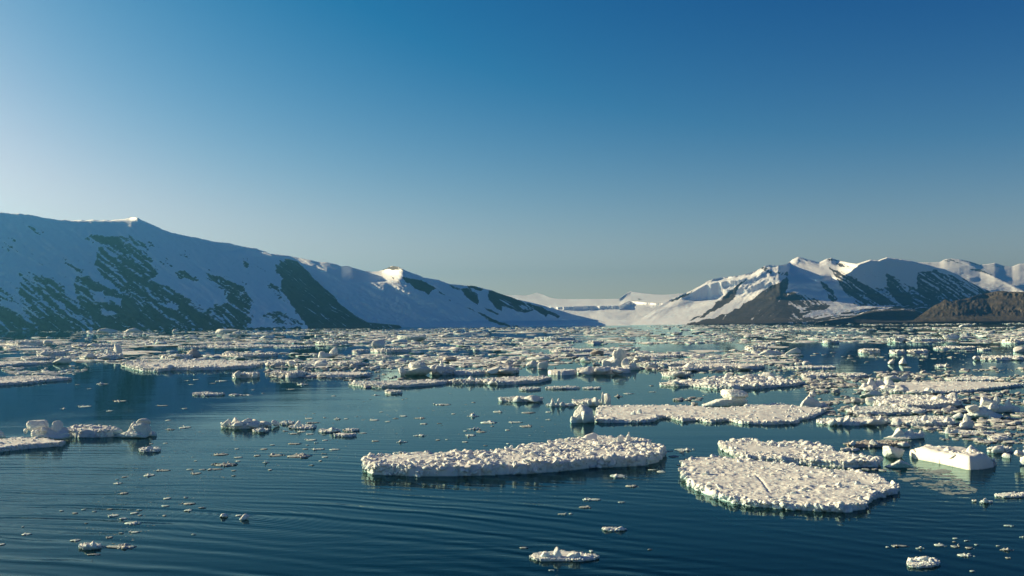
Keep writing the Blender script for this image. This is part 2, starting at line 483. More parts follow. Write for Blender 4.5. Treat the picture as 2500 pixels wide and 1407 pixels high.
def a_rock(px, py, t):
    r = polys(px, py, A_ROCK, *z1, warp=11)
    s = streak(px, py, .78, 3, 5, 60); s2 = streak(px, py, .62, 8, 2.2, 26)
    solid = r > .97
    r2 = r + s * np.where(r > 0, .85, .42) + s2 * np.where(r > 0, .35, .26) - .03
    low = np.clip((py - 700) / 110, 0, 1)
    s3 = fbm(np.stack([px / 6.0, py / 3.2, px * 0 + 77], -1), 3, 78, .65)
    r2 = r2 + s3 * np.where(r > 0, .42, .30) + .16 * np.clip(streak(px, py, .5, 12, 9, 80), 0, 1) * sstep(545, 600, py)
    r2 = r2 + np.where(r > 0, .12 * low - .10, .05) + np.where((r <= 0) & (py > 590), .07, 0.0)
    r2 = np.where(solid, .90 + 1.0 * streak(px, py, .72, 4, 1.7, 44) + .2 * s3 - .25 * np.clip((700 - py) / 40, 0, 1) * 0, r2)
    return r2


def a_rel(px, py, t):
    g = streak(px, py, .8, 21, 26, 130, 4) * 26 + streak(px, py, .75, 22, 7, 50, 3) * 6
    c = fbm(np.stack([px / 60, py / 40, px * 0], -1), 5, 31) * 18
    # the nearly level snow shelf below the summit cap and the bench half way down the ridge
    g = g + 260 * sstep(541, 533, py) * sstep(150, 200, px) * sstep(335, 312, px)
    g = g + 130 * sstep(628, 611, py) * sstep(520, 600, px) * sstep(700, 670, px)
    # rounded right-hand nose of the massif turns away
    g = g + 420 * np.clip((px - 690) / 285, 0, 1) ** 2.0
    g = g * .85 + .66 * np.clip(px, -150, 2000) * t
    g = g + fbm(np.stack([px / 9, py / 7, px * 0], -1), 4, 33, .6) * 5.5
    return g + c * .7


terrain('mountain_ridge', 'long shadowed mountain with streaky snow and dark scree filling the left shore', 'mountain', A_SKY, A_SHORE, (-1400, 980), 2.4, 1.35, a_rel, a_rock, M_MTN, rows=150, jag=2.3, seed=2, backlen=1500)

# --- second ridge behind it
z2 = (2.778, 800, 580)
B_SKY = [(560, 640), (600, 622), (640, 617), (660, 620), (680, 622), (700, 624), (735, 630), (780, 640), (800, 641), (821, 645), (834, 651), (847, 649), (870, 656), (890, 662), (908, 663.5), (924, 662),
         (944, 655), (958, 649), (973, 652), (987, 660), (1016, 670), (1034, 678), (1070, 684), (1099, 694.5), (1131, 697), (1160, 699), (1180, 704), (1200, 709.6), (1232, 721), (1262, 731),
         (1300, 740), (1330, 747), (1352, 754), (1400, 768), (1450, 780), (1500, 789), (1545, 795.4)]
B_SHORE = [(560, 803), (980, 799.5), (1250, 798), (1480, 796), (1545, 795.6)]
B_ROCK = [
    (.85, [(500, 265), (640, 290), (730, 345), (690, 385), (600, 350), (540, 310)]), (.7, [(360, 225), (440, 190), (490, 200), (530, 225), (420, 215)]),
    (.55, [(380, 245), (430, 260), (490, 310), (450, 300)]),
    (.85, [(900, 350), (960, 335), (1020, 390), (1025, 460), (960, 420)]), (.7, [(900, 325), (1000, 325), (1060, 350), (1040, 362)]),
    (.85, [(1090, 360), (1150, 370), (1330, 440), (1400, 495), (1330, 512), (1190, 465), (1180, 500), (1140, 480), (1090, 420)]),
    (.66, [(850, 432), (950, 475), (1140, 560), (1130, 575), (1000, 510)]), (.72, [(1030, 525), (1150, 560), (1330, 612), (1200, 600), (1100, 570)]),
    (.62, [(1060, 470), (1160, 520), (1150, 535), (1090, 505)]),
    (.75, [(1330, 430), (1450, 470), (1580, 535), (1570, 550), (1500, 520), (1480, 535), (1400, 490)]), (.6, [(740, 350), (840, 420), (830, 430), (770, 390)]),
    (.55, [(820, 320), (900, 345), (900, 360), (850, 345)]),
]


def b_rock(px, py, t):
    r = polys(px, py, B_ROCK, *z2, warp=5, seed=15)
    return r + streak(px, py, .55, 43, 4, 40) * np.where(r > 0, .7, .32) - .03


def b_rel(px, py, t):
    g = streak(px, py, .6, 51, 22, 110, 4) * 26 + fbm(np.stack([px / 40, py / 30, px * 0], -1), 5, 61) * 15
    g = g + fbm(np.stack([px / 7, py / 4, px * 0], -1), 3, 63) * 7 * sstep(680, 740, py) * sstep(1120, 1000, px)
    # level shelf that catches the sun left of the peak
    g = g + 330 * sstep(692, 664, py) * sstep(832, 862, px) * sstep(985, 930, px)
    g = g + 520 * np.clip((px - 1000) / 480, 0, 1) ** 1.6
    return g


terrain('mountain_ridge', 'snowy blue shadowed ridge with a small pointed peak, behind the left massif', 'mountain', B_SKY, B_SHORE, (560, 1545), 2.0, 2.0, b_rel, b_rock, M_MTN,
        D0=[(560, 2500), (980, 2650), (1250, 2800), (1480, 3100)], rows=110, jag=1.2, seed=4, backlen=1500)

# --- glacier at the head of the bay
C_SKY = [(1150, 724), (1200, 719), (1232, 720), (1250, 721), (1264, 720.5), (1285, 722), (1297, 719.5), (1311, 714.5), (1322, 718), (1333, 723), (1345, 727), (1362, 730), (1405, 730.5), (1466, 730.5), (1513, 730), (1520, 724),
         (1530, 716), (1540, 711.5), (1552, 713.5), (1574, 717), (1600, 719), (1628, 719.7), (1664, 717), (1720, 716), (1800, 716)]
C_SHORE = [(1150, 799), (1250, 798), (1480, 796), (1600, 794.5), (1700, 793), (1800, 792)]


def c_rock(px, py, t):
    z = streak(px, py, .15, 71, 3, 16)
    return .05 + z * .3 + np.where(in_poly(px, py, [(1452, 741), (1500, 737), (1498, 744), (1460, 745)]), .25, 0) + np.where(in_poly(px, py, [(1556, 729), (1576, 726), (1575, 732), (1560, 734)]), .35, 0)


def zones(px, py, plus, minus, sc_, ox, oy, base, seed):
    wx = px + fbm(np.stack([px / 9, py / 7, px * 0 + seed], -1), 3, seed) * 4; wy = py + fbm(np.stack([px / 9, py / 7, px * 0 + seed + 9], -1), 3, seed + 2) * 3
    r = np.full(px.shape, float(base))
    for v, pl in plus: r = np.where(in_poly(wx, wy, [(x / sc_ + ox, y / sc_ + oy) for x, y in pl]), v, r)
    for v, pl in minus: r = np.where(in_poly(wx, wy, [(x / sc_ + ox, y / sc_ + oy) for x, y in pl]), v, r)
    return r


def c_rel(px, py, t):
    q = np.stack([px / 4.5, py / 2.0, px * 0], -1)
    icefall = sstep(733, 745, py) * sstep(1330, 1400, px)
    g = fbm(q, 4, 81, ridged=True) * 14 * icefall + fbm(np.stack([px / 30, py / 9, px * 0], -1), 4, 83) * 40
    return g


def c_face(px, py):
    r = zones(px, py, [], [(-.9, [(200, 250), (400, 258), (470, 250), (560, 320), (640, 285), (760, 300), (900, 345), (750, 375), (600, 350), (350, 310)]),
                           (-2.4, [(560, 350), (640, 385), (1020, 365), (1080, 430), (1010, 460), (1130, 520), (1350, 555), (1350, 600), (100, 600), (300, 380)]),  # neighbouring ridge's cast shadow put into the shape: slope turned away from the sun
                           (-.9, [(1060, 312), (1240, 308), (1230, 342), (1080, 338)]), (-.6, [(1120, 440), (1330, 420), (1480, 480), (1600, 530), (1400, 520), (1150, 500)])], 4.0917, 1196, 659, .55, 301)
    r = np.where(in_poly(px, py, [(1517, 731), (1538, 713), (1552, 713), (1548, 726)]), 1.0, r)
    return r + fbm(np.stack([px / 5, py / 3, px * 0], -1), 3, 303) * .5


terrain('glacier', 'sunlit crevassed glacier flowing to the water at the head of the bay', 'glacier', C_SKY, C_SHORE, (1150, 1800), 1.5, 26, c_rel, c_rock, M_MTN,
        D0=[(1150, 3600), (1400, 3400), (1480, 3300), (1600, 3900), (1660, 4700), (1800, 5400)], rows=110, jag=.6, seed=6, backlen=2500, facing=c_face, gain=1.15, kmin=2.5,
        prof=[(0, 0), (30, 260), (46, 480), (58, 1100), (66, 1900), (85, 4000)])

# --- right massif
z3 = (2.778, 1600, 580)
D_SKY = [(1535, 795), (1560, 783), (1580, 769), (1600, 755), (1622, 740), (1648, 727), (1665, 719), (1688, 710), (1708, 699), (1726, 687), (1744, 681), (1766, 677), (1802, 674), (1830, 668), (1852, 658.5), (1866, 650), (1881, 647),
         (1895, 649), (1920, 645.5), (1935, 634), (1949, 627), (1964, 631), (1982, 637), (2000, 640.5), (2018, 632), (2030, 629.7), (2046, 635), (2068, 641), (2093, 644), (2108, 639), (2124, 634),
         (2144, 636.5), (2165, 628.6), (2187, 632), (2219, 636.5), (2244, 643), (2275, 650), (2310, 659), (2340, 672), (2370, 690), (2400, 705), (2430, 716), (2480, 740), (2560, 784)]
D_SHORE = [(1560, 795), (1700, 793), (1900, 791), (2100, 788.5), (2240, 787), (2560, 785)]
D_ROCK = [
    (.95, [(890, 268), (850, 300), (780, 330), (640, 430), (500, 510), (400, 545), (230, 580), (200, 600), (1000, 600), (960, 500), (960, 430), (880, 370), (900, 300)]),
    (.9, [(645, 262), (560, 320), (480, 380), (390, 470), (300, 530), (205, 575), (260, 562), (420, 490), (530, 415), (565, 340)]),
    (.78, [(890, 370), (1000, 385), (1120, 430), (1190, 470), (1050, 510), (990, 560), (1100, 600), (900, 600)]),
    (.55, [(1180, 195), (1250, 230), (1350, 310), (1500, 390), (1650, 462), (1400, 462), (1310, 400), (1230, 280)]),
    (.85, [(1120, 290), (1165, 315), (1245, 432), (1200, 430), (1140, 350)]),
    (.85, [(1565, 245), (1640, 330), (1760, 420), (1850, 485), (1690, 462), (1590, 340)]),
    (.80, [(1770, 240), (1900, 225), (1960, 250), (2080, 310), (2290, 380), (2400, 450), (2250, 480), (2100, 440), (1950, 460), (1830, 482), (1780, 340)]),
    (.72, [(980, 545), (1300, 500), (1680, 458), (1840, 480), (2000, 560), (2000, 600), (980, 600)]),
    (.7, [(1210, 180), (1260, 175), (1330, 200), (1250, 200)]), (.6, [(1110, 160), (1195, 138), (1260, 160), (1180, 165)]),
    (.55, [(720, 200), (770, 205), (800, 250), (760, 250)]), (.6, [(820, 230), (900, 235), (900, 262), (850, 255)]),
    (.55, [(90, 440), (260, 360), (250, 375), (130, 440)]), (.6, [(1010, 200), (1060, 215), (1000, 205)]),
    (0, [(1185, 470), (1290, 440), (1340, 420), (1400, 465), (1300, 490), (1260, 515), (1200, 510)]),
    (0, [(1050, 505), (1180, 480), (1200, 512), (1080, 518)]),
]


def d_rock(px, py, t):
    r = polys(px, py, D_ROCK, *z3, warp=8, seed=25)
    r = np.maximum(r, polys(px, py, [(.56, [(1290, 285), (1400, 360), (1640, 470), (1760, 540), (1640, 600), (1400, 580), (1000, 570), (1050, 500), (960, 400), (880, 320), (1000, 330), (1150, 420), (1300, 430)]),
                                     (.64, [(1560, 280), (1700, 285), (1860, 310), (2020, 370), (2200, 450), (2230, 480), (2000, 520), (1760, 540), (1640, 470), (1560, 400)])], 3.6075, 1807, 586, warp=9, seed=27))
    left = px < 1600 + 900 / 2.778
    s = np.where(left, streak(px, py, -1.0, 91, 3.0, 55), streak(px, py, .72, 92, 3.0, 45))
    flat = streak(px, py, -.1, 93, 2.2, 30)
    low = (py > 745) & (px > 1960)
    s = np.where(low, flat * 1.3, s)
    s3 = fbm(np.stack([px / 5.0, py / 3.5, px * 0 + 7], -1), 3, 178, .65)
    mid = in_poly(px, py, [(1600 + x / 2.778, 580 + y / 2.778) for x, y in [(1180, 195), (1300, 230), (1560, 240), (1780, 330), (1950, 450), (1400, 470), (1290, 380)]])
    return r + s * np.where(r > 0, .95, .42) + s3 * .42 + np.where(mid, .2, 0) - np.where(r > 0, .1, 0.02) + np.where((r > 0) & left & (py > 690), .26, 0)


def spurline(py):
    return np.interp(py, [627, 650, 668, 680, 700, 730, 760, 795], [1949, 1900, 1922, 1917, 1908, 1906, 1912, 1925])


def d_rel(px, py, t):
    left = px < spurline(py)
    sl = np.where(left, streak(px, py, -.9, 95, 12, 60, 4), streak(px, py, .7, 96, 13, 70, 4))
    rg = np.where(left, 1 - 2 * np.abs(streak(px, py, -.9, 195, 18, 60, 3)), 1 - 2 * np.abs(streak(px, py, .7, 196, 20, 70, 3)))
    g = sl * 7 - rg * 7 + fbm(np.stack([px / 16, py / 11, px * 0], -1), 5, 97) * 8 + fbm(np.stack([px / 6, py / 5, px * 0], -1), 3, 98, .6) * 3.2
    g = g + 800 * sstep(695, 640, py) * sstep(1900, 1930, px) * sstep(2100, 2040, px)
    return g


D_LIT = [(1.0, [(-1300, 900), (-1300, 100), (-300, 200), (60, 280), (200, 225), (260, 205), (310, 240), (400, 225), (440, 185), (520, 140), (600, 170), (650, 190), (700, 210), (830, 215), (860, 290), (890, 345), (830, 355), (720, 330), (690, 380),
                    (600, 345), (480, 318), (420, 325), (410, 400), (395, 450), (335, 470), (310, 560), (300, 760)]),
         (1.0, [(930, 220), (1060, 205), (1140, 170), (1180, 230), (1270, 282), (1180, 275), (1050, 245)]), (.9, [(1220, 190), (1300, 150), (1300, 172), (1250, 188)]),
         (.8, [(900, 570), (975, 525), (1050, 560), (1000, 585)]), (.7, [(790, 590), (880, 580), (860, 640), (800, 640)]),
         (.35, [(900, 600), (1300, 580), (1640, 600), (1500, 640), (1100, 650), (960, 720), (560, 700), (780, 650)])]
D_SHADE = [(-1, [(500, 162), (535, 180), (525, 220), (500, 215)]), (-.8, [(225, 235), (280, 240), (320, 300), (290, 330), (240, 290)]), (-.9, [(690, 205), (760, 170), (810, 150), (870, 175), (960, 205), (900, 215), (820, 212)])]


def d_face(px, py):
    r = zones(px, py, D_LIT, D_SHADE, 3.6075, 1807, 586, -.62, 311)
    for pl in ([(1660, 350), (1700, 330), (1760, 370), (1830, 380), (1860, 470), (1790, 500), (1690, 490), (1650, 450)], [(1900, 290), (2000, 270), (2040, 320), (1980, 400), (1880, 390)], [(2270, 60), (2330, 80), (2280, 110), (2200, 130)]):
        r = np.where(in_poly(px, py, [(x / 4.0917 + 1196, y / 4.0917 + 659) for x, y in pl]), -1.3, r)
    left = px < spurline(py)
    nz = np.where(left, streak(px, py, -.9, 313, 5, 30, 3), streak(px, py, .7, 314, 6, 40, 3))
    return r + nz * 1.1


terrain('mountain', 'sunlit snow peak with a dark rocky spur and shadowed right flank across the bay', 'mountain', D_SKY, D_SHORE, (1535, 2560), 1.6, 2.5, d_rel, d_rock, M_MTN,
        D0=[(1535, 3600), (1560, 3550), (1700, 3500), (1900, 3700), (2100, 4300), (2240, 4900), (2560, 5600)], rows=150, jag=1.2, seed=8, backlen=2500, facing=d_face, gain=.72)

# --- far snowfield on the right
E_SKY = [(2150, 650), (2200, 645), (2244, 641.5), (2295, 640), (2305, 635), (2313, 632.5), (2325, 631.5), (2342, 633), (2355, 636), (2367, 638), (2392, 646.6), (2410, 645), (2428, 642), (2440, 645), (2450, 649), (2471, 651),
         (2480, 647), (2489, 644), (2500, 643.5), (2560, 640), (2700, 646), (3000, 660)]
E_SHORE = [(2150, 786), (2500, 784), (3000, 780)]


def e_rock(px, py, t):
    r = polys(px, py, [(.6, [(1940, 160), (1980, 146), (2050, 150), (2030, 160), (2110, 190), (2080, 180), (1990, 165)]), (.55, [(2060, 148), (2140, 165), (2230, 200), (2160, 185)]),
                       (.55, [(2110, 215), (2200, 210), (2260, 240), (2380, 310), (2480, 350), (2420, 330), (2250, 245)]), (.45, [(2240, 190), (2330, 195), (2420, 205), (2330, 205)])], *z3, warp=3, seed=35)
    return r + streak(px, py, .4, 103, 3, 22) * np.where(r > 0, .5, .3) - .02


def e_rel(px, py, t):
    g = fbm(np.stack([px / 60, py / 16, px * 0], -1), 5, 111) * 110
    g = g - 230 * np.exp(-np.abs(px - (2395 + (py - 660) * 2.0)) / 40)
    return g


terrain('snowfield', 'smooth sunlit snowfield and low summits behind the right massif', 'mountain', E_SKY, E_SHORE, (2150, 3000), 2.4, 14, e_rel, e_rock, M_MTN,
        D0=[(2150, 6200), (2500, 6800), (3000, 7400)], rows=90, jag=1.0, seed=10, curve=.6, backlen=2500)

# --- dark low headland and the brown headland in front
G_SKY = [(1990, 787), (2010, 784), (2040, 779), (2070, 775), (2085, 771), (2104, 764), (2133, 757), (2170, 754), (2205, 753), (2235, 757), (2250, 762), (2270, 770), (2300, 780), (2330, 785)]
G_SHORE = [(1990, 789.2), (2100, 788.5), (2240, 787), (2330, 786.5)]


def g_rock(px, py, t):
    fl = streak(px, py, -.08, 121, 1.6, 26)
    return .98 + fl * .5 - .55 * sstep(.80, .97, t) * (fl > -.15)


def g_rel(px, py, t):
    return fbm(np.stack([px / 14, py / 20, px * 0], -1), 4, 123) * 22 + 240 * sstep(.82, 1, t) + 1.6 * (px - 2000)


terrain('headland', 'low dark shadowed rock bench with thin snow on top, left of the brown headland', 'headland', G_SKY, G_SHORE, (1990, 2330), 1.5, 1.5, g_rel, g_rock, M_MTN,
        D0=[(1990, 3500), (2330, 4000)], rows=50, jag=1.0, seed=12, backlen=500)

H_SKY = [(2222, 786), (2228, 784), (2248, 769), (2260, 760), (2273, 751), (2285, 744), (2295, 740), (2303, 734), (2309, 731.5), (2316, 737), (2330, 735), (2349, 731), (2370, 726), (2396, 718.6), (2420, 714),
         (2435, 710), (2450, 711), (2464, 713), (2500, 712), (2560, 705), (2700, 700), (3000, 720), (3300, 780)]
H_SHORE = [(2222, 787.5), (2400, 786), (2500, 785.5), (3300, 780)]


def h_rock(px, py, t):
    return 1.0 + streak(px, py, .5, 131, 3, 20) * .15


def h_rel(px, py, t):
    return fbm(np.stack([px / 7, py / 8, px * 0], -1), 5, 133, .65) * 13 + streak(px, py, .6, 135, 8, 30, 4) * 9


def h_face(px, py):
    r = zones(px, py, [(1, [(1450, 740), (1815, 500), (1850, 570), (1940, 620), (1910, 740)]), (.8, [(2185, 470), (2300, 420), (5200, 300), (5200, 800), (2380, 740), (2200, 650)])],
              [], 3.6075, 1807, 586, -1, 321)
    r = np.where(px > 2560, 0, r)
    return r + fbm(np.stack([px / 8, py / 6, px * 0], -1), 3, 323) * .9


terrain('headland', 'bare brown rocky headland with a sunlit pointed knoll at the right shore', 'headland', H_SKY, H_SHORE, (2222, 3300), 1.6, 1.8, h_rel, h_rock, M_BROWN,
        D0=[(2222, 3350), (2500, 3400), (3300, 3800)], rows=80, jag=1.6, seed=14, backlen=900, facing=h_face, gain=.9)
# haze
def haze():
    V = np.array([[x, y, z] for z in (-10.5, HAZE_TOP) for y in (-1600, 12100) for x in (-12100, 12100)], float)
    Fq = np.array([[0, 2, 3, 1], [4, 5, 7, 6], [0, 1, 5, 4], [2, 6, 7, 3], [0, 4, 6, 2], [1, 3, 7, 5]])
    m, nt = new_mat('haze_air'); t = NT(nt)
    v = t.n('ShaderNodeVolumePrincipled')
    v.inputs['Color'].default_value = (.13, .54, .92, 1); v.inputs['Density'].default_value = HAZE
    v.inputs['Anisotropy'].default_value = .74
    o = t.n('ShaderNodeOutputMaterial'); t.l(v.outputs[0], o.inputs['Volume'])
    h = mesh_np('haze', V, Fq, m, smooth=False)
    tag(h, 'thin blue haze over the bay and mountains', 'haze', kind='stuff')
    return h
HAZE = 8e-5
HAZE_TOP = max(float(max(v.co.z for v in o.data.vertices)) for o in COL.objects if o.type == 'MESH') + 8
print('haze top', HAZE_TOP)
haze()
# ------------------------------------------------------------------ ice builders
_ico = {}
def ico(sub):
    if sub not in _ico:
        bm = bmesh.new(); bmesh.ops.create_icosphere(bm, subdivisions=sub, radius=1.0)
        bm.verts.ensure_lookup_table()
        V = np.array([v.co[:] for v in bm.verts]); V /= np.linalg.norm(V, axis=1)[:, None]
        Fq = np.array([[v.index for v in f.verts] for f in bm.faces]); bm.free()
        _ico[sub] = (V, Fq)
    return _ico[sub]


def lump(dirs, seed, sharp=9, nplanes=13, rough=.10, fine=.05, freq=2.0):
    """rounded irregular polyhedron as a radius over unit directions"""
    r_ = np.random.default_rng(seed)
    n = r_.normal(size=(nplanes, 3)); n /= np.linalg.norm(n, axis=1)[:, None]
    d = r_.uniform(.72, 1.08, nplanes)
    c = np.maximum(dirs @ n.T, 0) / d
    rad = (np.sum(c ** sharp, 1) + .55 ** sharp) ** (-1 / sharp)
    rad = np.minimum(rad, 1.5)
    o = r_.uniform(0, 90, 3)
    return rad * (1 + rough * fbm(dirs * freq + o, 4, seed) + fine * fbm(dirs * freq * 4 + o, 3, seed + 1, ridged=True))


_pieces = {}
def piece(sub, k):
    if (sub, k) not in _pieces:
        V, Fq = ico(sub)
        ang = k % 3 != 1
        rd = lump(V, 700 + k, sharp=16 if ang else 7, nplanes=10 if ang else 14, rough=.14 if ang else .26, fine=.07 if ang else .14)
        P = V * rd[:, None]
        _pieces[(sub, k)] = (P / np.abs(P).max(), Fq)
    return _pieces[(sub, k)]


def add_pieces(Vl, Fl, off, items, r_, pxsize):
    """append broken pieces (x, y, z, radius, height factor) to the vertex and face lists"""
    for (x, y, z, rr, hk) in items:
        sub = 3 if rr > 5 * pxsize else 2 if rr > 1.6 * pxsize else 1
        P, Fq = piece(sub, int(r_.integers(16)))
        a = r_.uniform(0, 6.283); c, s_ = math.cos(a), math.sin(a)
        tx, ty = r_.uniform(-.35, .35, 2)
        k1, k2 = r_.uniform(.75, 1.2, 2)
        u = P[:, 0] * k1; v = P[:, 1] * k2; w_ = P[:, 2] * hk + u * tx + v * ty
        Vl.append(np.stack([x + (u * c - v * s_) * rr, y + (u * s_ + v * c) * rr, z + w_ * rr], -1))
        Fl.append(Fq + off); off += len(P)
    return off


def pxm(px, py):                      # metres per photo pixel at the waterline point under (px, py)
    return at_z(px, py, 0.0)[1] / F


def blob_mesh(base, size, seed, sub=4, lean=(0, 0), rot=0.0, sharp=9, rough=.15, fine=.12, sink=.25, top=0, taper=0.0, flat=0.0):
    """a free-standing lump of ice: base point, (width, depth, height) above the base"""
    dirs, Fq = ico(sub)
    rad = lump(dirs, seed, sharp, rough=rough, fine=fine)
    V = dirs * rad[:, None]
    V = V / np.maximum(np.abs(V).max(0), 1e-6)
    w_, d_, h_ = size
    z = V[:, 2] * .5 + .5
    z = z * (1 + sink) - sink
    k = 1 - taper * np.clip(z, 0, 1)
    x = V[:, 0] * w_ * .5 * k + lean[0] * np.clip(z, 0, 2) * h_
    y = V[:, 1] * d_ * .5 * k + lean[1] * np.clip(z, 0, 2) * h_
    if flat:
        z = np.where(z > 1 - flat, 1 - flat + (z - 1 + flat) * .25, z); z = z / z.max()
    c, s = math.cos(rot), math.sin(rot)
    return np.stack([base[0] + x * c - y * s, base[1] + x * s + y * c, base[2] + z * h_], -1), Fq


def floe_mesh(poly, T, seed, cell, rubble=.5, rub_r=(.15, .5), edge=.5, wall=.45, snow=.06, notch=.25, edge_rub=.5, smooth_edge=False, lumps=None, tilt=(0, 0), dome=0.0, crust=.16, cracks=(), rimk=1.0):
    """one floe: footprint polygon (world xy), freeboard T.  Rounded broken rim, snow and rubble on top, waterline notch."""
    r_ = np.random.default_rng(seed)
    poly = np.asarray(poly, float)
    lo, hi = poly.min(0), poly.max(0)
    ext = hi - lo
    pad = max(edge * .6, cell[0] * 2)
    nx = int(np.clip((ext[0] + 2 * pad) / cell[0], 10, 340)); ny = int(np.clip((ext[1] + 2 * pad) / cell[1], 8, 170))
    xs = np.linspace(lo[0] - pad, hi[0] + pad, nx); ys = np.linspace(lo[1] - pad, hi[1] + pad, ny)
    dx, dy = xs[1] - xs[0], ys[1] - ys[0]
    X, Y = np.meshgrid(xs, ys)
    P = np.stack([X.ravel(), Y.ravel()], -1)
    s, g = sdist(P, dens(poly, 90))
    q3 = np.stack([P[:, 0], P[:, 1], P[:, 0] * 0 + seed * 3.7], -1)
    if not smooth_edge:
        s = s + edge * (.75 * fbm(q3 / max(edge * 4, .3), 3, seed, .5) + .12 * fbm(q3 / max(edge * 1.1, .1), 2, seed + 2))
    Wd = max(wall * T, dx * 1.2)
    e = np.clip(s / Wd, 0, 1)
    prof = np.sqrt(np.clip(1 - (1 - e) ** 2, 0, 1)) ** .75
    top = np.full(len(P), T)
    ctr = poly.mean(0)
    top = top + tilt[0] * (P[:, 0] - ctr[0]) + tilt[1] * (P[:, 1] - ctr[1])
    if dome:
        top = top + dome * sstep(0, min(ext) * .5, s)
    top = top + snow * T * 1.3 * fbm(q3 / max(T * 3.2, .2), 4, seed + 5) + .35 * snow * T * fbm(q3 / max(T * .7, .08), 3, seed + 7)
    wl = max(6 * cell[0], .12)
    pat = sstep(-.25, .35, fbm(q3 / max(T * 6, 1.0), 2, seed + 21))
    top = top + (.2 + 1.05 * pat) * crust * wl * fbm(np.stack([P[:, 0] / wl, P[:, 1] / (wl * 1.4), P[:, 0] * 0 + seed], -1), 3, seed + 11, .6)
    if not smooth_edge:
        top = top + T * .28 * fbm(q3 / max(T * 2.0, .3), 3, seed + 9) * sstep(T * 2.5, 0, s)
    for (ca, cb) in cracks:                       # narrow open cracks in the snow
        ca, cb = np.array(ca), np.array(cb); ab = cb - ca
        tq = np.clip(((P - ca) @ ab) / (ab @ ab), 0, 1)
        dd = np.hypot(*(P - (ca + tq[:, None] * ab)).T) + .12 * np.abs(vnoise(q3 / .9, seed + 60))
        top = top - .09 * np.exp(-(dd / .11) ** 2)
    z = np.maximum(top, T * .25) * prof
    zg = z.reshape(X.shape); sg = s.reshape(X.shape)
    pxs = cell[0] / .95
    r0, r1 = max(rub_r[0], 1.1 * pxs), max(rub_r[1], 1.3 * pxs)
    area = float(np.sum(s > 0)) * dx * dy
    items = []

    def hz(cx, cy):
        return float(zg[min(max(int((cy - ys[0]) / dy + .5), 0), ny - 1), min(max(int((cx - xs[0]) / dx + .5), 0), nx - 1)])
    ins_idx = np.where(s > r0 * .5)[0]
    if len(ins_idx) and rubble > 0:
        rm = r0 * (r1 / r0) ** .26
        n = int(min(rubble * area / (3.1 * rm * rm), 2800))
        ci = r_.choice(ins_idx, n * 3)
        cs = s[ci]
        clump = vnoise(np.stack([P[ci, 0] / (T * 5), P[ci, 1] / (T * 4), P[ci, 0] * 0 + seed], -1), seed + 4) * .5 + .5
        wgt = (1 - edge_rub) * sstep(.25, .75, clump) * 1.5 + edge_rub * np.exp(-cs / (T * 1.5))
        for i in ci[r_.uniform(size=len(ci)) < wgt][:n]:
            rr = r0 * (r1 / r0) ** (r_.uniform() ** 2.8)
            rr = min(rr, s[i] * 1.5 + r0)
            cx, cy = P[i] + r_.uniform(-.5, .5, 2) * (dx, dy)
            items.append((cx, cy, hz(cx, cy) + rr * r_.uniform(-.2, .15), rr, r_.uniform(.28, .75)))
    if not smooth_edge:
        rim = np.where((s > -dx * .5) & (s < T * .45))[0]
        if len(rim):
            per = float(np.hypot(*np.diff(np.vstack([poly, poly[:1]]), axis=0).T).sum())
            m_ = int(min(per / max(T * .26, 2.0 * pxs) * (1.6 + edge_rub), 700))
            rn = vnoise(np.stack([P[:, 0] / (T * 3), P[:, 1] / (T * 3), P[:, 0] * 0 + seed], -1), seed + 31) * .5 + .5
            for i in r_.choice(rim, m_):
                if r_.uniform() > .25 + 1.1 * rn[i]: continue
                rr = max(T * (.13 + (.2 + .3 * (rimk - .4)) * r_.uniform() ** 1.8), 1.2 * pxs)
                o_ = -g[i] * (s[i] - r_.uniform(-.1, .55) * rr)
                zc = T * r_.uniform(.12, 1.05) - .15 * rr
                items.append((P[i, 0] + o_[0], P[i, 1] + o_[1], zc, rr * (.65 + .35 * zc / T), r_.uniform(.6, .95)))
    z = zg.ravel(); s = sg.ravel()
    keep = s > 0
    zz = np.where(keep, z, -.35 - .1 * T)
    zz = np.where(keep & (e <= .02) & (z < .02), -.2, zz)
    low = 1 - np.clip(zz / (T * .38), 0, 1)
    push = notch * T * low ** 1.5
    P3 = np.stack([P[:, 0] + g[:, 0] * push, P[:, 1] + g[:, 1] * push, zz], -1)
    # small-scale breakage in all three directions
    nn = P3 / max(T * .55, .12)
    amp = T * .13
    mk = keep & (z > T * .15)
    if mk.any() and not smooth_edge:
        for ax in range(3):
            P3[mk, ax] += amp * (1 if ax < 2 else .55) * fbm(nn[mk] + ax * 31.7, 3, seed + 40 + ax)
    k2 = keep.reshape(X.shape)
    m = k2[:-1, :-1] | k2[:-1, 1:] | k2[1:, :-1] | k2[1:, 1:]
    Fq = grid_faces(ny, nx, m)
    used = np.unique(Fq); remap = np.full(len(P3), -1); remap[used] = np.arange(len(used))
    Vl, Fl = [P3[used]], [remap[Fq]]
    add_pieces(Vl, Fl, len(used), items, r_, pxs)
    return np.concatenate(Vl), Fl if len(Fl) == 1 else [Fl[0], np.concatenate(Fl[1:])]


def cellsize(d, q=1.0):
    c = d / 1004.0
    return (max(.035, .95 * c * q), max(.06, 2.2 * c * q))


N_THING = [0]
def place(name, V, Fq, mat, label, cat, group):
    """mesh with its origin at the middle of its waterline"""
    o_ = np.array([V[:, 0].mean(), V[:, 1].mean(), 0.0])
    ob = mesh_np(name, V - o_, Fq, mat); ob.location = o_
    N_THING[0] += 1
    return tag(ob, label, cat, group)


def child(parent, name, V, Fq, mat, label=None):
    V = V - np.array(parent.location)[None]
    c = mesh_np(name, V, Fq, mat, parent=parent)
    if label: c['label'] = label
    return c


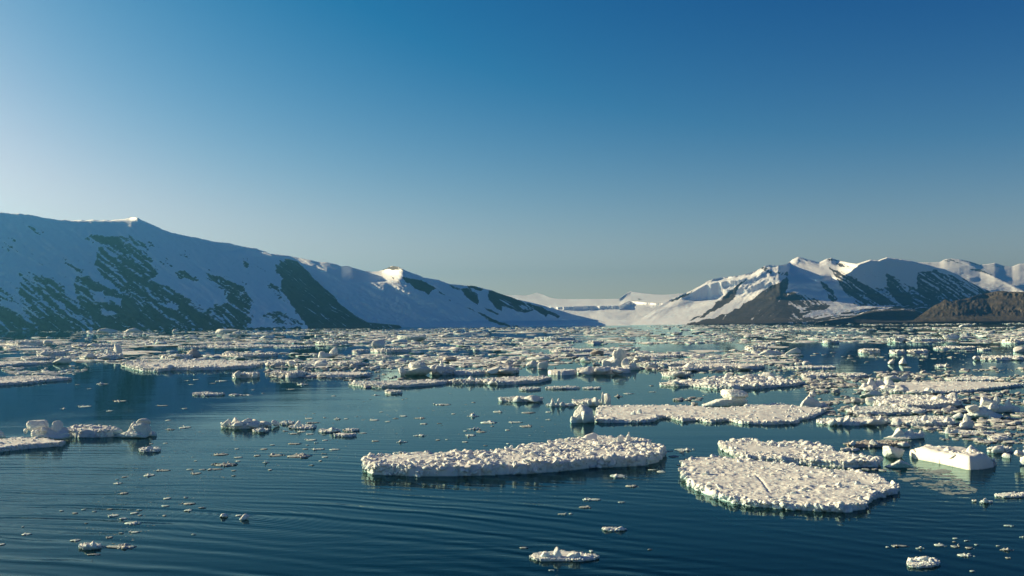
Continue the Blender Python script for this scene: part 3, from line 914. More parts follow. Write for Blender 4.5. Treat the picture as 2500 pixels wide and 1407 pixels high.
_seed = [100]
G_FLOE = 'ice floes drifting in the bay'
G_CHUNK = 'ice chunks adrift on open water'
G_BERG = 'small icebergs among the floes'


def FLOE(label, front, back, hp, feats=(), mat=None, name='ice_floe', cat='ice floe', group=G_FLOE, **kw):
    """front: waterline pixels left to right; back: far rim pixels left to right; hp: height of the front face in pixels"""
    _seed[0] += 1; sd = kw.pop('seed', _seed[0])
    fr = np.array(front, float); bk = np.array(back, float)
    mid = fr[len(fr) // 2]
    d = at_z(*fr.mean(0))[1]
    T = hp * d / F
    A = at_z(fr[:, 0], fr[:, 1], 0.0)[:, :2]
    B = at_z(bk[:, 0], bk[:, 1], T)
    o1 = np.argsort(fr[:, 0])
    Df = np.interp(bk[:, 0], fr[o1, 0], A[o1, 1])
    Dn = np.maximum(B[:, 1], Df + .35 * T)
    B = at_depth(bk[:, 0], bk[:, 1], Dn)[:, :2]
    poly = np.vstack([A, B[::-1]])
    kw['cracks'] = [(at_z(*c0, T)[:2], at_z(*c1, T)[:2]) for c0, c1 in kw.pop('cracks', ())]
    shelf = kw.pop('shelf', None)
    kw.setdefault('edge', T * .7); kw.setdefault('rub_r', (T * .10, T * .70))
    V, Fq = floe_mesh(poly, T, sd, cellsize(d), **kw)
    o = place(name, V, Fq, mat or M_ICE, label, cat, group)
    if shelf:                                     # pale ice foot reaching out under the water
        (x0, x1, reach) = shelf
        xs_ = np.linspace(x0, x1, 14)
        yf = np.interp(xs_, fr[o1, 0], fr[o1, 1])
        a_ = at_z(xs_, yf, 0.0)[:, :2]
        k_ = np.sin(np.linspace(0, math.pi, 14)) ** .6
        P1 = a_.copy(); P1[:, 1] -= reach * k_ * (1 + .3 * np.sin(xs_ * .9))
        P2 = a_.copy(); P2[:, 1] += 1.2
        r4 = []
        for (p_, z_) in ((P1, -.75), (P1 * .25 + a_ * .75, -.32), (a_, -.22), (P2, -.22)):
            r4.append(np.c_[p_, np.full(14, z_) - .12 * np.cos(xs_ * .3)])
        r4.append(np.c_[P2, np.full(14, -1.2)]); r4.append(np.c_[P1, np.full(14, -1.2)])
        child(o, 'ice_foot', np.concatenate(r4), grid_faces(6, 14), M_FOOT)
    for f in feats:
        BLOCK(o, T, fr, bk, sd, *f)
    return o


def BLOCK(parent, T, fr, bk, sd, x, ytop, w, s, kind='dome', nm='hummock', lab=None):
    """a raised lump on a floe: x, top y, width in pixels; s = 0 front rim .. 1 back rim"""
    _seed[0] += 1
    yf = np.interp(x, fr[:, 0], fr[:, 1]); yb = np.interp(x, *bk[np.argsort(bk[:, 0])].T)
    Df = at_z(x, yf, 0.0)[1]; Db = at_z(x, yb, T)[1]
    D = Df + (max(Db, Df + .1) - Df) * s
    p = at_depth(x, ytop, D); ww = w * D / F
    base = np.array([p[0], p[1], T * .55]); h = max(p[2] - base[2], .12)
    sub = 4 if w < 45 else 5
    if kind == 'dome': V, Fq = blob_mesh(base, (ww, ww * .8, h), _seed[0], sub, rough=.16, fine=.09, sharp=7, taper=.25, sink=.5)
    elif kind == 'block': V, Fq = blob_mesh(base, (ww, ww * .7, h), _seed[0], sub, rough=.07, fine=.04, sharp=16, taper=.12, sink=.4)
    elif kind == 'spike': V, Fq = blob_mesh(base, (ww * 1.25, ww, h), _seed[0], sub, rough=.24, fine=.14, sharp=9, taper=.45, sink=.5)
    elif kind == 'slab': V, Fq = blob_mesh(base, (ww, ww * .3, h), _seed[0], sub, rough=.06, fine=.04, sharp=14, taper=.2, lean=(.25, .1), rot=.3, sink=.4)
    elif kind == 'ramp':
        V, Fq = blob_mesh(base, (ww, ww * .55, h), _seed[0], sub, rough=.05, fine=.03, sharp=14, sink=.5)
        xr = (V[:, 0] - p[0]) / ww + .5
        V[:, 2] = base[2] - .1 + (V[:, 2] - base[2] + .1) * np.clip(.15 + xr * 1.0, .1, 1.0)
    else: V, Fq = blob_mesh(base, (ww, ww * .8, h), _seed[0], sub)
    return child(parent, nm, V, Fq, M_ICE, lab)


def MINI(label, x0, x1, y0, y1, frac=.55, rubble=.9, mat=None, name='ice_chunk', cat='ice chunk', group=G_CHUNK, pts=None, feats=(), q=1.0, **kw):
    """smaller floe or chunk from its picture box: x0..x1, top y0, waterline y1; frac = share of the box height that is freeboard"""
    _seed[0] += 1; sd = kw.pop('seed', _seed[0])
    r_ = np.random.default_rng(sd)
    xm = (x0 + x1) / 2
    pf = at_z(xm, y1); d0 = pf[1]
    tot = (y1 - y0); W_ = (x1 - x0) * d0 / F
    hpx = tot * frac
    pb = at_z(xm, y0, hpx * d0 / F)
    dep = min(max(pb[1] - d0, .12 * W_), W_ * 1.3)
    # freeboard so that far rim and lumps end at y0
    T = max(CAMZ + (at_depth(xm, y0, d0 + dep)[2] - CAMZ), .03)
    T = T * (.75 if rubble > .3 else .95)
    n = 26
    a = np.linspace(0, 2 * math.pi, n, endpoint=False)
    rad = 1 + .30 * fbm(np.stack([np.cos(a) * 1.3, np.sin(a) * 1.3, a * 0 + sd], -1), 3, sd)
    ux, uy = np.cos(a) * rad, np.sin(a) * rad
    ux = (ux - ux.min()) / (ux.max() - ux.min()) - .5; uy = (uy - uy.min()) / (uy.max() - uy.min())
    dirv = ray(xm, y1); dirv = np.array([dirv[0], 1.0])
    P = np.stack([pf[0] + ux * W_ + dirv[0] * uy * dep, d0 + uy * dep], -1)
    kw.setdefault('edge', min(T * .7, W_ * .1)); kw.setdefault('rub_r', (T * .25, T * .7)); kw.setdefault('notch', .2)
    V, Fq = floe_mesh(P, T, sd, cellsize(d0, q), rubble=rubble, **kw)
    o = place(name, V, Fq, mat or M_ICE, label, cat, group)
    fr = np.array([(x0, y1), (x1, y1)], float); bk = np.array([(x0, y0 + hpx), (x1, y0 + hpx)], float)
    for f in feats:
        BLOCK(o, T, fr, bk, sd, *f)
    return o


def SCRAP(label, x0, x1, y0, y1, mat, group, flat=True):
    _seed[0] += 1; r_ = np.random.default_rng(_seed[0])
    xm = (x0 + x1) / 2; pf = at_z(xm, y1); d = pf[1]; px_ = d / F
    W_ = (x1 - x0) * px_; pxs = d / 1004.0
    hpx = (y1 - y0) * (.5 if flat else .8)
    T = hpx * px_
    dep = float(np.clip(at_z(xm, y0, T)[1] - d, .25 * W_, 1.6 * W_))
    n = int(np.clip((x1 - x0) / 3.0, 3, 22))
    items = []
    tall = r_.uniform(-.6, .6)
    for i in range(n):
        u, v = r_.uniform(-1, 1), r_.uniform(0, 1)
        if (u * u + (2 * v - 1) ** 2) > 1.25: u *= .6
        k = math.exp(-((u - tall) / .45) ** 2)
        rr = max(W_ * r_.uniform(.08, .22) * (.7 + .5 * k) * (9 / (n + 6)) ** .5, .7 * pxs)
        hh = T * (.25 + .75 * k) * r_.uniform(.6, 1.0)
        hk = min(max(hh / rr, .12), 1.1)
        items.append((xm * 0 + pf[0] + u * (W_ * .5 - rr * .6) + ray(xm, y1)[0] * v * dep, d + v * dep, hh - hk * rr, rr, hk))
    V0, F0 = ico(2)
    rd = 1 + .35 * fbm(V0 * 1.6 + _seed[0], 3, _seed[0])
    base = np.stack([pf[0] + V0[:, 0] * rd * W_ * .44, d + dep * .5 + V0[:, 1] * rd * dep * .5, .02 + V0[:, 2] * max(.10 * T, .025)], -1)
    Vl, Fl = [base], [F0]
    add_pieces(Vl, Fl, len(base), items, r_, pxs)
    return place('ice_chunk', np.concatenate(Vl), np.concatenate(Fl), mat, label, 'ice chunk', group)


def BERG(label, x0, x1, y0, y1, mat=None, name='ice_block', cat='ice block', group=G_BERG, extra=(), depth=.7, **kw):
    """free-standing lump with steep sides; extra lumps are children"""
    _seed[0] += 1; sd = kw.pop('seed', _seed[0])
    xm = (x0 + x1) / 2; pf = at_z(xm, y1); d = pf[1]
    W_ = (x1 - x0) * d / F; dep = W_ * depth
    D = d + dep * .5
    h = at_depth(xm, y0, D)[2]
    W_ = W_ * D / d
    p = at_depth(xm, y1, D)
    sub = kw.pop('sub', 5 if (x1 - x0) > 40 else 4 if (x1 - x0) > 14 else 3)
    kw.setdefault('sink', .35)
    V, Fq = blob_mesh((p[0], D, 0.0), (W_, dep, h), sd, sub, **kw)
    V = V[:]; V[:, 2] = np.maximum(V[:, 2], -.6 - .2 * h)
    o = place(name, V, Fq, mat or M_BERG, label, cat, group)
    for (a0, a1, b0, b1, off, ekw) in extra:
        _seed[0] += 1
        ekw = dict(ekw); m_ = ekw.pop('mat', mat or M_BERG); nm = ekw.pop('name', 'ice_lump'); lab = ekw.pop('label', None)
        Dc = D + off * dep
        xb = (a0 + a1) / 2
        zt = at_depth(xb, b0, Dc); zb = at_depth(xb, b1, Dc)
        w2 = (a1 - a0) * Dc / F
        dd = ekw.pop('depth', .7)
        V, Fq = blob_mesh((zt[0], Dc, zb[2]), (w2, w2 * dd, zt[2] - zb[2]), ekw.pop('seed', _seed[0]), 5 if (a1 - a0) > 40 else 4, **ekw)
        child(o, nm, V, Fq, m_, lab)
    return o
# ------------------------------------------------------------------ large and middle-sized floes, traced one by one
FLOE('long thick rubble-covered ice floe with a vertical front face in the open water',
     [(889, 1150), (900, 1159), (930, 1161), (965, 1163), (1010, 1166), (1060, 1165), (1120, 1163), (1200, 1161), (1290, 1158), (1370, 1151), (1450, 1144), (1520, 1141), (1580, 1138), (1611, 1130), (1620, 1112)],
     [(893, 1112), (910, 1109), (950, 1107), (1030, 1106), (1090, 1103), (1150, 1101), (1200, 1097), (1260, 1091), (1330, 1080), (1400, 1070), (1456, 1063), (1500, 1065), (1560, 1072), (1600, 1082), (1628, 1092)],
     25, rimk=1.4, rubble=.85, edge_rub=.3, wall=.3, notch=.3, snow=.18, rub_r=(.05, .5), shelf=(1180, 1560, 2.6),
     feats=[(1432, 1049, 62, .85, 'ramp', 'tilted_slab'), (1535, 1054, 16, .75, 'spike'), (1556, 1058, 16, .8, 'dome'), (1512, 1062, 22, .7, 'block'), (1362, 1112, 26, .4, 'block'), (1585, 1078, 18, .8, 'dome'), (1265, 1089, 18, .9, 'dome'), (1590, 1098, 40, .45, 'block')])
FLOE('broad flat near floe with a thin crack and a knobbly rim, nearest large floe',
     [(1666, 1140), (1668, 1165), (1676, 1183), (1705, 1201), (1740, 1215), (1780, 1227), (1830, 1238), (1900, 1243), (1960, 1247), (1985, 1248), (2050, 1252), (2108, 1246), (2112, 1236), (2128, 1228), (2132, 1220), (2150, 1215), (2190, 1207), (2193, 1195)],
     [(1670, 1124), (1690, 1118), (1740, 1116), (1820, 1120), (1900, 1129), (1990, 1142), (2050, 1147), (2100, 1150), (2140, 1160), (2172, 1175), (2192, 1187)],
     15, rimk=2.6, rubble=.11, edge_rub=.85, snow=.20, crust=.12, wall=.5, rub_r=(.05, .40), notch=.3, cracks=[((1846, 1160), (1862, 1176)), ((1862, 1176), (1879, 1202))], shelf=(1690, 1990, 1.0),
     feats=[(1741, 1143, 12, .75, 'spike'), (1812, 1150, 44, .68, 'dome', 'hummock'), (1717, 1167, 24, .45, 'block'), (1930, 1214, 28, .08, 'spike'), (1973, 1226, 34, .01, 'dome'), (2045, 1176, 26, .5, 'spike'), (2094, 1174, 22, .55, 'dome'),
            (1845, 1203, 24, .15, 'block'), (2050, 1212, 30, .25, 'block'), (2098, 1214, 34, .2, 'dome'), (2090, 1231, 40, .05, 'dome'), (1780, 1206, 16, .1, 'spike'), (2110, 1151, 40, .95, 'dome'), (2040, 1149, 24, .9, 'dome')])
FLOE('floe with a smooth sunlit fracture wall on its left, behind the broad near floe',
     [(1757, 1090), (1765, 1101), (1790, 1114), (1815, 1127), (1850, 1128), (1920, 1133), (2000, 1138), (2060, 1143), (2140, 1141), (2147, 1131)],
     [(1762, 1082), (1790, 1074), (1828, 1069), (1860, 1080), (1885, 1078), (1960, 1079), (2010, 1086), (2040, 1100), (2100, 1112), (2146, 1122)],
     15, rimk=2.0, rubble=.32, edge_rub=.5, wall=.25, notch=.05, rub_r=(.06, .40), shelf=(1765, 1900, 1.8),
     feats=[(1826, 1068, 40, .97, 'dome', 'snow_ridge'), (1886, 1071, 22, .8, 'spike'), (1908, 1082, 20, .65, 'dome'), (1935, 1075, 42, .9, 'block'), (1970, 1077, 40, .85, 'dome'), (1995, 1090, 34, .7, 'block'), (1905, 1103, 50, .3, 'ramp'), (1905, 1118, 22, .05, 'spike'), (1950, 1120, 30, .05, 'block'), (2060, 1124, 60, .2, 'dome'), (2100, 1128, 40, .1, 'dome'), (1825, 1107, 26, .1, 'block')])
FLOE('smooth white slab-sided ice block with clean bright wall at the right',
     [(2220, 1112), (2232, 1121), (2290, 1132), (2330, 1141), (2366, 1149), (2400, 1147), (2425, 1142), (2435, 1134)],
     [(2221, 1096), (2240, 1089), (2300, 1087), (2350, 1090), (2372, 1093), (2400, 1099), (2418, 1110), (2433, 1127)],
     32, mat=M_WHITE, rubble=.25, edge_rub=.1, wall=.55, notch=.08, smooth_edge=True, snow=.22, tilt=(.012, 0), shelf=(2228, 2400, 4.5), name='ice_block', cat='ice block', group=G_BERG,
     feats=[(2372, 1087, 44, .75, 'dome', 'snow_ridge'), (2260, 1084, 20, .95, 'dome')])
BERG('rounded grey-white ice boulder touching the left end of the slab-sided block', 2145, 2213, 1087, 1120, sharp=11, rough=.06, depth=.8)
BERG('low translucent hump awash in front of the slab-sided block', 2160, 2236, 1122, 1144, mat=M_GREEN, depth=.5, rough=.1, taper=.3, sink=.8)
FLOE('wide snow-topped floe with bumpy front edge, across the middle right',
     [(1452, 1030), (1470, 1034), (1520, 1033), (1560, 1034), (1598, 1031), (1610, 1022), (1640, 1023), (1666, 1031), (1700, 1027), (1730, 1033), (1780, 1029), (1810, 1036), (1880, 1038), (1950, 1035), (1952, 1028), (1988, 1021), (2016, 1006)],
     [(1460, 991), (1500, 990), (1560, 989), (1620, 989), (1680, 990), (1750, 996), (1800, 993), (1850, 988), (1896, 985), (1950, 991), (1990, 995), (2016, 998)],
     7.5, crust=.11, rimk=2.2, rubble=.2, edge_rub=.9, snow=.14, wall=.5, dome=.25, rub_r=(.06, .4),
     feats=[(1562, 997, 15, .4, 'block'), (1545, 1002, 16, .3, 'dome'), (1630, 1012, 40, .1, 'block'), (1480, 1016, 60, .12, 'dome'), (1530, 1017, 50, .1, 'dome'), (1655, 991, 40, .95, 'dome'), (1924, 1013, 18, .2, 'dome'), (1934, 988, 12, .9, 'spike'), (1590, 1018, 30, .1, 'dome'), (1700, 1014, 24, .1, 'spike')])
BERG('tilted pale ice wedge at the left end of the wide snow-topped floe', 1387, 1456, 986, 1034, sharp=14, rough=.07, lean=(.25, 0), taper=.45, depth=.6,
     extra=[(1408, 1448, 1003, 1034, -.3, dict(taper=.3, rough=.12)), (1388, 1412, 1016, 1034, -.2, dict(taper=.2))])
BERG('upright square ice pillar rising from rubble behind the pale wedge', 1467, 1497, 959, 991, sharp=18, rough=.06, taper=.15, depth=.7, extra=[(1466, 1476, 957, 990, -.3, dict(taper=.3))])
MINI('low bumpy rubble strip leading up to the square ice pillar', 1398, 1470, 973, 992, rubble=1.2, frac=.5, feats=[(1456, 970, 22, .5, 'dome'), (1440, 975, 16, .4, 'dome')], name='ice_floe', cat='ice floe', group=G_FLOE)
MINI('small floe carrying two white spikes and a round hump', 1333, 1403, 984, 993, frac=.5, rubble=.4, feats=[(1350, 972, 14, .6, 'spike'), (1364, 968, 9, .6, 'spike'), (1375, 981, 22, .2, 'dome'), (1392, 982, 20, .2, 'dome')], name='ice_floe', cat='ice floe', group=G_FLOE)
BERG('mushroom-shaped ice block with a flat overhanging white cap', 1712, 1832, 974, 994, mat=M_BERG, depth=.45, taper=.1, rough=.12, sharp=9, flat=.3,
     extra=[(1772, 1826, 962, 992, .0, dict(taper=-.15, rough=.08, name='stem', depth=.6)), (1757, 1826, 951, 973, .0, dict(sharp=14, rough=.05, flat=.25, name='cap', depth=.8, sink=.1, mat=M_ICE))])
BERG('craggy white ice sail with a knobbed tip on the far end of the wide floe', 1944, 2006, 967, 996, taper=.4, rough=.16, depth=.6, mat=M_ICE,
     extra=[(1962, 1994, 957, 985, .0, dict(taper=.75, rough=.2)), (1976, 1992, 955, 966, 0, dict(rough=.25)), (1990, 2024, 982, 997, .1, dict(taper=.3))])
FLOE('ragged rubble floe with a low blue-grey hump, right of centre behind open water',
     [(1610, 941), (1640, 943), (1690, 944), (1740, 949), (1800, 951), (1860, 949), (1930, 944), (1967, 938)],
     [(1614, 936), (1650, 931), (1700, 927), (1760, 922), (1810, 920), (1870, 916), (1910, 926), (1964, 934)],
     7, rubble=1.0, edge_rub=.35, wall=.5, rub_r=(.25, .95),
     feats=[(1872, 906, 34, .8, 'block'), (1832, 913, 70, .75, 'dome'), (1745, 912, 40, .9, 'dome'), (1775, 910, 24, .95, 'spike'), (1900, 917, 40, .8, 'dome'), (1790, 935, 40, .2, 'dome'), (1660, 926, 24, .8, 'dome')])
FLOE('large smooth white floe with a jagged ridge on its left end, at the right',
     [(2100, 952), (2130, 957), (2190, 960), (2250, 962), (2300, 962), (2370, 958), (2430, 951), (2496, 943)],
     [(2104, 944), (2130, 938), (2200, 934), (2260, 932), (2350, 931), (2440, 933), (2480, 935), (2497, 937)],
     6, rubble=.12, edge_rub=.9, snow=.05, wall=.4,
     feats=[(2128, 921, 30, .5, 'spike', 'jagged_ridge'), (2146, 918, 32, .5, 'spike', 'jagged_ridge'), (2112, 931, 28, .4, 'dome'), (2165, 940, 60, .1, 'dome'), (2200, 940, 40, .05, 'spike'), (2130, 941, 50, .05, 'dome'), (2270, 947, 26, .02, 'block'), (2230, 951, 30, .02, 'dome'), (2170, 925, 28, .7, 'dome')])
BERG('grey-green lump with a white tilted fin, behind the jagged ridge', 2150, 2200, 914, 933, mat=M_GREEN, depth=.5, rough=.1, extra=[(2188, 2212, 913, 934, 0, dict(lean=(.5, 0), depth=.4, mat=M_ICE, name='fin', taper=.2))])
BERG('smooth rounded green-grey hump in front of the jagged ridge', 2097, 2162, 953, 971, mat=M_GREEN, depth=.45, rough=.05, taper=.35, sink=.6)
MINI('rubble field of dirty white lumps packed into one floe at the right', 2110, 2352, 963, 1001, frac=.22, rubble=1.4, feats=[(2128, 966, 34, .5, 'dome'), (2165, 975, 40, .3, 'dome'), (2250, 979, 30, .3, 'block'), (2215, 985, 36, .2, 'dome'), (2290, 963, 50, .7, 'dome'), (2330, 980, 40, .3, 'dome')], name='ice_floe', cat='ice floe', group=G_FLOE)
BERG('round-topped white boulder standing on rubble at the right', 2310, 2346, 947, 980, mat=M_ICE, taper=.3, rough=.07, depth=.9)
BERG('white ice knob leaning on the round-topped boulder', 2282, 2318, 958, 986, mat=M_ICE, taper=.3, rough=.16)
BERG('heap of tumbled white blocks right of the round-topped boulder', 2385, 2480, 985, 1008, mat=M_ICE, depth=.5, taper=.3, rough=.18,
     extra=[(2390, 2424, 964, 994, .1, dict(rough=.14, taper=.3)), (2420, 2446, 962, 990, .0, dict(rough=.16, taper=.4)), (2445, 2475, 972, 1002, -.1, dict(rough=.15, taper=.3)), (2410, 2440, 984, 1008, -.4, dict(rough=.15)), (2452, 2490, 990, 1010, -.2, dict(rough=.15))])
BERG('pale green-shaded hump with a snowy crest below the tumbled heap', 2342, 2462, 990, 1024, mat=M_GREEN, depth=.4, taper=.45, rough=.1, lean=(-.3, 0),
     extra=[(2350, 2400, 988, 1006, .0, dict(mat=M_ICE, taper=.3)), (2326, 2360, 1008, 1024, -.2, dict(rough=.14)), (2400, 2450, 1010, 1026, -.3, dict(mat=M_ICE, rough=.15))])
MINI('long low rubble floe below the rubble field, bristling with small lumps', 2060, 2265, 990, 1013, frac=.35, rubble=1.3, feats=[(2090, 988, 24, .6, 'dome'), (2210, 995, 50, .4, 'dome'), (2240, 1000, 40, .2, 'dome')], name='ice_floe', cat='ice floe', group=G_FLOE)
MINI('floe with a shaded blue right side and one peak at mid length', 1990, 2176, 1017, 1040, frac=.42, rubble=.5, feats=[(2068, 1014, 22, .3, 'spike'), (2050, 1018, 26, .2, 'dome'), (2150, 1013, 22, .6, 'spike'), (2030, 1022, 30, .1, 'dome'), (2125, 1022, 50, .15, 'dome')], name='ice_floe', cat='ice floe', group=G_FLOE)
MINI('lumpy floe ending in a shaded dome, right of the blue-sided floe', 2176, 2334, 1014, 1041, frac=.4, rubble=1.0, feats=[(2255, 1013, 26, .8, 'dome'), (2190, 1020, 30, .3, 'dome'), (2315, 1020, 34, .4, 'dome'), (2275, 1024, 30, .2, 'dome')], name='ice_floe', cat='ice floe', group=G_FLOE)
BERG('stacked ice stump with a leaning top, near the green-shaded hump', 2337, 2379, 1024, 1048, mat=M_ICE, rough=.12, taper=.2, extra=[(2347, 2377, 1010, 1034, 0, dict(lean=(-.2, 0), taper=.4, sharp=12)), (2350, 2364, 1010, 1026, 0, dict(taper=.7))])
BERG('smooth white mound with two soft humps floating right of dark open water', 2155, 2282, 1052, 1073, mat=M_ICE, depth=.4, taper=.45, rough=.06, extra=[(2176, 2215, 1044, 1066, 0, dict(taper=.3)), (2206, 2240, 1046, 1072, -.1, dict(taper=.3)), (2236, 2262, 1050, 1070, 0, dict(taper=.3))])
MINI('strip of small lumps with a ball at its left tip, right of the smooth mound', 2302, 2432, 1050, 1061, frac=.4, rubble=1.0, feats=[(2312, 1041, 18, .5, 'dome'), (2333, 1045, 18, .5, 'dome'), (2365, 1050, 16, .5, 'dome'), (2400, 1052, 16, .5, 'dome')], name='ice_floe', cat='ice floe', group=G_FLOE)
MINI('brownish rubble strip behind the rounded boulder', 2067, 2222, 1074, 1092, frac=.5, rubble=1.1, mat=M_DIRTY, feats=[(2136, 1072, 30, .5, 'dome'), (2080, 1076, 20, .4, 'dome'), (2205, 1077, 30, .6, 'dome')], name='ice_floe', cat='ice floe', group=G_FLOE)
MINI('cream plank-shaped ice slab above the slab-sided block', 2412, 2470, 1063, 1077, frac=.6, rubble=.1)
MINI('low ice chunk with a domed top at the right edge, behind the slab-sided block', 2412, 2470, 1088, 1107, frac=.6, rubble=.2, feats=[(2440, 1087, 36, .5, 'dome')])
BERG('round white ball of ice beside the domed chunk at the right edge', 2448, 2473, 1102, 1120, mat=M_ICE, rough=.05, depth=.9, name='ice_chunk', cat='ice chunk', group=G_CHUNK)
BERG('upright white chunk cut by the right edge of the view', 2486, 2520, 1092, 1138, mat=M_ICE, rough=.1, extra=[(2472, 2500, 1098, 1112, .3, dict(rough=.1))])
MINI('short cream ice plank left of the rounded boulder', 2053, 2098, 1092, 1102, frac=.6, rubble=.05)
MINI('long low white strip at the right edge below the slab-sided block', 2428, 2520, 1200, 1216, frac=.45, rubble=.5)
MINI('small white chunk with a round knob, alone in dark water at the right', 2392, 2424, 1221, 1230, frac=.5, rubble=.3, feats=[(2405, 1216, 16, .4, 'dome')])
MINI('small round ice pebble left of the knobbed chunk', 2373, 2383, 1219, 1226, frac=.8, rubble=.2)
MINI('thick little floe with a jagged top, nearest the bottom right corner', 2215, 2296, 1357, 1388, frac=.30, rubble=.7, edge_rub=.3, feats=[(2253, 1356, 26, .8, 'block'), (2275, 1364, 20, .6, 'dome'), (2224, 1361, 18, .7, 'dome')], pts=None)
MINI('white floating chunk with a round knob and pointed ends, alone at the bottom centre', 1292, 1461, 1342, 1372, frac=.28, rubble=.6, wall=.9, snow=.1, feats=[(1360, 1335, 24, .45, 'dome', 'knob'), (1333, 1341, 34, .5, 'dome'), (1405, 1347, 50, .5, 'dome'), (1435, 1352, 30, .5, 'dome')])
MINI('white humped chunk trailing slush among the ripples at the lower left', 190, 248, 1323, 1342, frac=.5, rubble=.4, feats=[(228, 1321, 26, .5, 'dome'), (215, 1327, 22, .4, 'dome')])
SCRAP('grey slush raft trailing right of the white humped chunk', 246, 332, 1325, 1340, M_SLUSH, G_CHUNK)
BERG('left one of two rounded ice pebbles side by side in the ripples', 536, 562, 1253, 1265, mat=M_ICE, name='ice_chunk', cat='ice chunk', group=G_CHUNK, rough=.1, depth=.8)
BERG('right one of two rounded ice pebbles, oval and tilted, in the ripples', 584, 608, 1254, 1270, mat=M_ICE, name='ice_chunk', cat='ice chunk', group=G_CHUNK, rough=.06, lean=(.5, .2), depth=.7)
MINI('two-lobed flat ice chunk in dark water below the long rubble floe', 1470, 1533, 1286, 1298, frac=.35, rubble=.4, feats=[(1485, 1287, 24, .5, 'dome'), (1515, 1286, 30, .5, 'dome')])
BERG('big rounded block with tumbled snow on top, at the left edge of the water', 57, 176, 1046, 1078, mat=M_BERG, depth=.6, rough=.10, sharp=15, flat=.2, taper=-.05, sink=.2,
     extra=[(64, 122, 1026, 1052, .1, dict(mat=M_ICE, sharp=16, rough=.06, flat=.2)), (116, 160, 1027, 1056, .0, dict(mat=M_ICE, taper=.5, rough=.1, sharp=12)), (98, 116, 1040, 1056, -.35, dict(mat=M_ICE)), (86, 100, 1045, 1056, -.35, dict(mat=M_ICE)), (136, 172, 1040, 1062, .1, dict(mat=M_ICE, taper=.4)), (56, 70, 1043, 1056, 0, dict(taper=.4))])
MINI('flat snowy link floe between the rounded block and the tilted berg', 166, 286, 1036, 1070, frac=.25, rubble=.3, snow=.12, feats=[(180, 1036, 28, .9, 'dome'), (215, 1052, 60, .35, 'ramp'), (235, 1036, 60, .95, 'dome')], name='ice_floe', cat='ice floe', group=G_FLOE)
BERG('tilted wedge-shaped berg with an overhanging crest, in the left foreground', 272, 374, 1046, 1071, mat=M_BERG, depth=.5, rough=.07, sharp=12, taper=.35, sink=.3, lean=(.2, 0),
     extra=[(322, 372, 1021, 1068, .0, dict(lean=(.12, 0), taper=-.1, sharp=14, rough=.09, depth=.6)), (304, 336, 1028, 1066, -.1, dict(lean=(.3, 0), sharp=16, taper=.55, depth=.4, mat=M_ICE)), (334, 372, 1021, 1036, 0, dict(mat=M_ICE, rough=.12)), (352, 386, 1049, 1064, .5, dict(taper=.3)), (268, 305, 1042, 1062, .5, dict(taper=.6, lean=(.4, 0)))])
FLOE('thin flat snow floe reaching in from the left edge, below the rounded block',
     [(-160, 1112), (-60, 1108), (0, 1105), (40, 1100), (80, 1096), (120, 1093), (150, 1091), (160, 1086)],
     [(-160, 1074), (-60, 1072), (0, 1073), (40, 1068), (80, 1067), (120, 1071), (140, 1074), (159, 1083)],
     11, rubble=.15, edge_rub=.7, snow=.07, wall=.5, feats=[(82, 1065, 14, .98, 'dome'), (106, 1068, 10, .9, 'spike')])
BERG('rough pale blue lump cut off by the left edge of the view', -40, 22, 1044, 1072, mat=M_BERG, rough=.16, taper=.3)
FLOE('long lumpy cauliflower-like floe, alone in calm water left of centre',
     [(540, 1043), (560, 1046), (570, 1047), (600, 1048), (640, 1045), (665, 1043), (688, 1040)],
     [(541, 1036), (560, 1032), (580, 1030), (620, 1031), (650, 1033), (670, 1035), (688, 1037)],
     11, rubble=1.0, edge_rub=.5, wall=.8, rub_r=(.3, 1.0), feats=[(554, 1023, 24, .4, 'dome'), (576, 1019, 24, .5, 'dome'), (600, 1021, 40, .4, 'dome'), (625, 1023, 40, .4, 'dome'), (650, 1028, 40, .4, 'dome'), (670, 1025, 26, .8, 'dome'), (585, 1028, 34, .1, 'dome'), (620, 1030, 44, .05, 'dome')])
MINI('small rubble raft with a white ball on it, right of the lumpy cauliflower-like floe', 704, 772, 1036, 1048, frac=.3, rubble=.5, feats=[(730, 1025, 24, .5, 'dome', 'ball'), (765, 1033, 12, .4, 'dome'), (712, 1038, 16, .4, 'dome')])
MINI('low row of small lumps joining the cauliflower-like floe and the rubble raft', 684, 720, 1026, 1038, frac=.6, rubble=1.2)
MINI('little humped chunk floating in front of the lumpy cauliflower-like floe', 617, 656, 1044, 1057, frac=.55, rubble=.5, feats=[(638, 1043, 22, .4, 'dome')])
MINI('white chunk drifting in the reflection of the tilted berg', 340, 391, 1089, 1105, frac=.4, rubble=.7, feats=[(364, 1087, 22, .5, 'dome')])
MINI('white chunk with a flat perched cap, right of the rubble raft', 778, 833, 1046, 1057, frac=.5, rubble=.5, feats=[(812, 1040, 18, .5, 'block'), (820, 1046, 20, .4, 'dome')])
MINI('rounded slush chunk right of the chunk with a perched cap', 837, 877, 1044, 1055, frac=.45, rubble=.6)
MINI('blue-shaded smooth flat chunk below the chunk with a perched cap', 815, 869, 1057, 1067, frac=.6, rubble=.05)
SCRAP('wide broken slush raft of cream scraps left of the long rubble floe', 690, 757, 1103, 1118, M_SLUSH, G_CHUNK)
SCRAP('small slush raft left of the wide broken slush raft', 652, 690, 1104, 1115, M_SLUSH, G_CHUNK)
SCRAP('oval slush raft in the left centre water', 512, 578, 1124, 1139, M_SLUSH, G_CHUNK)
SCRAP('slush raft with one white end, in the left centre water', 514, 556, 1103, 1113, M_SLUSH, G_CHUNK)
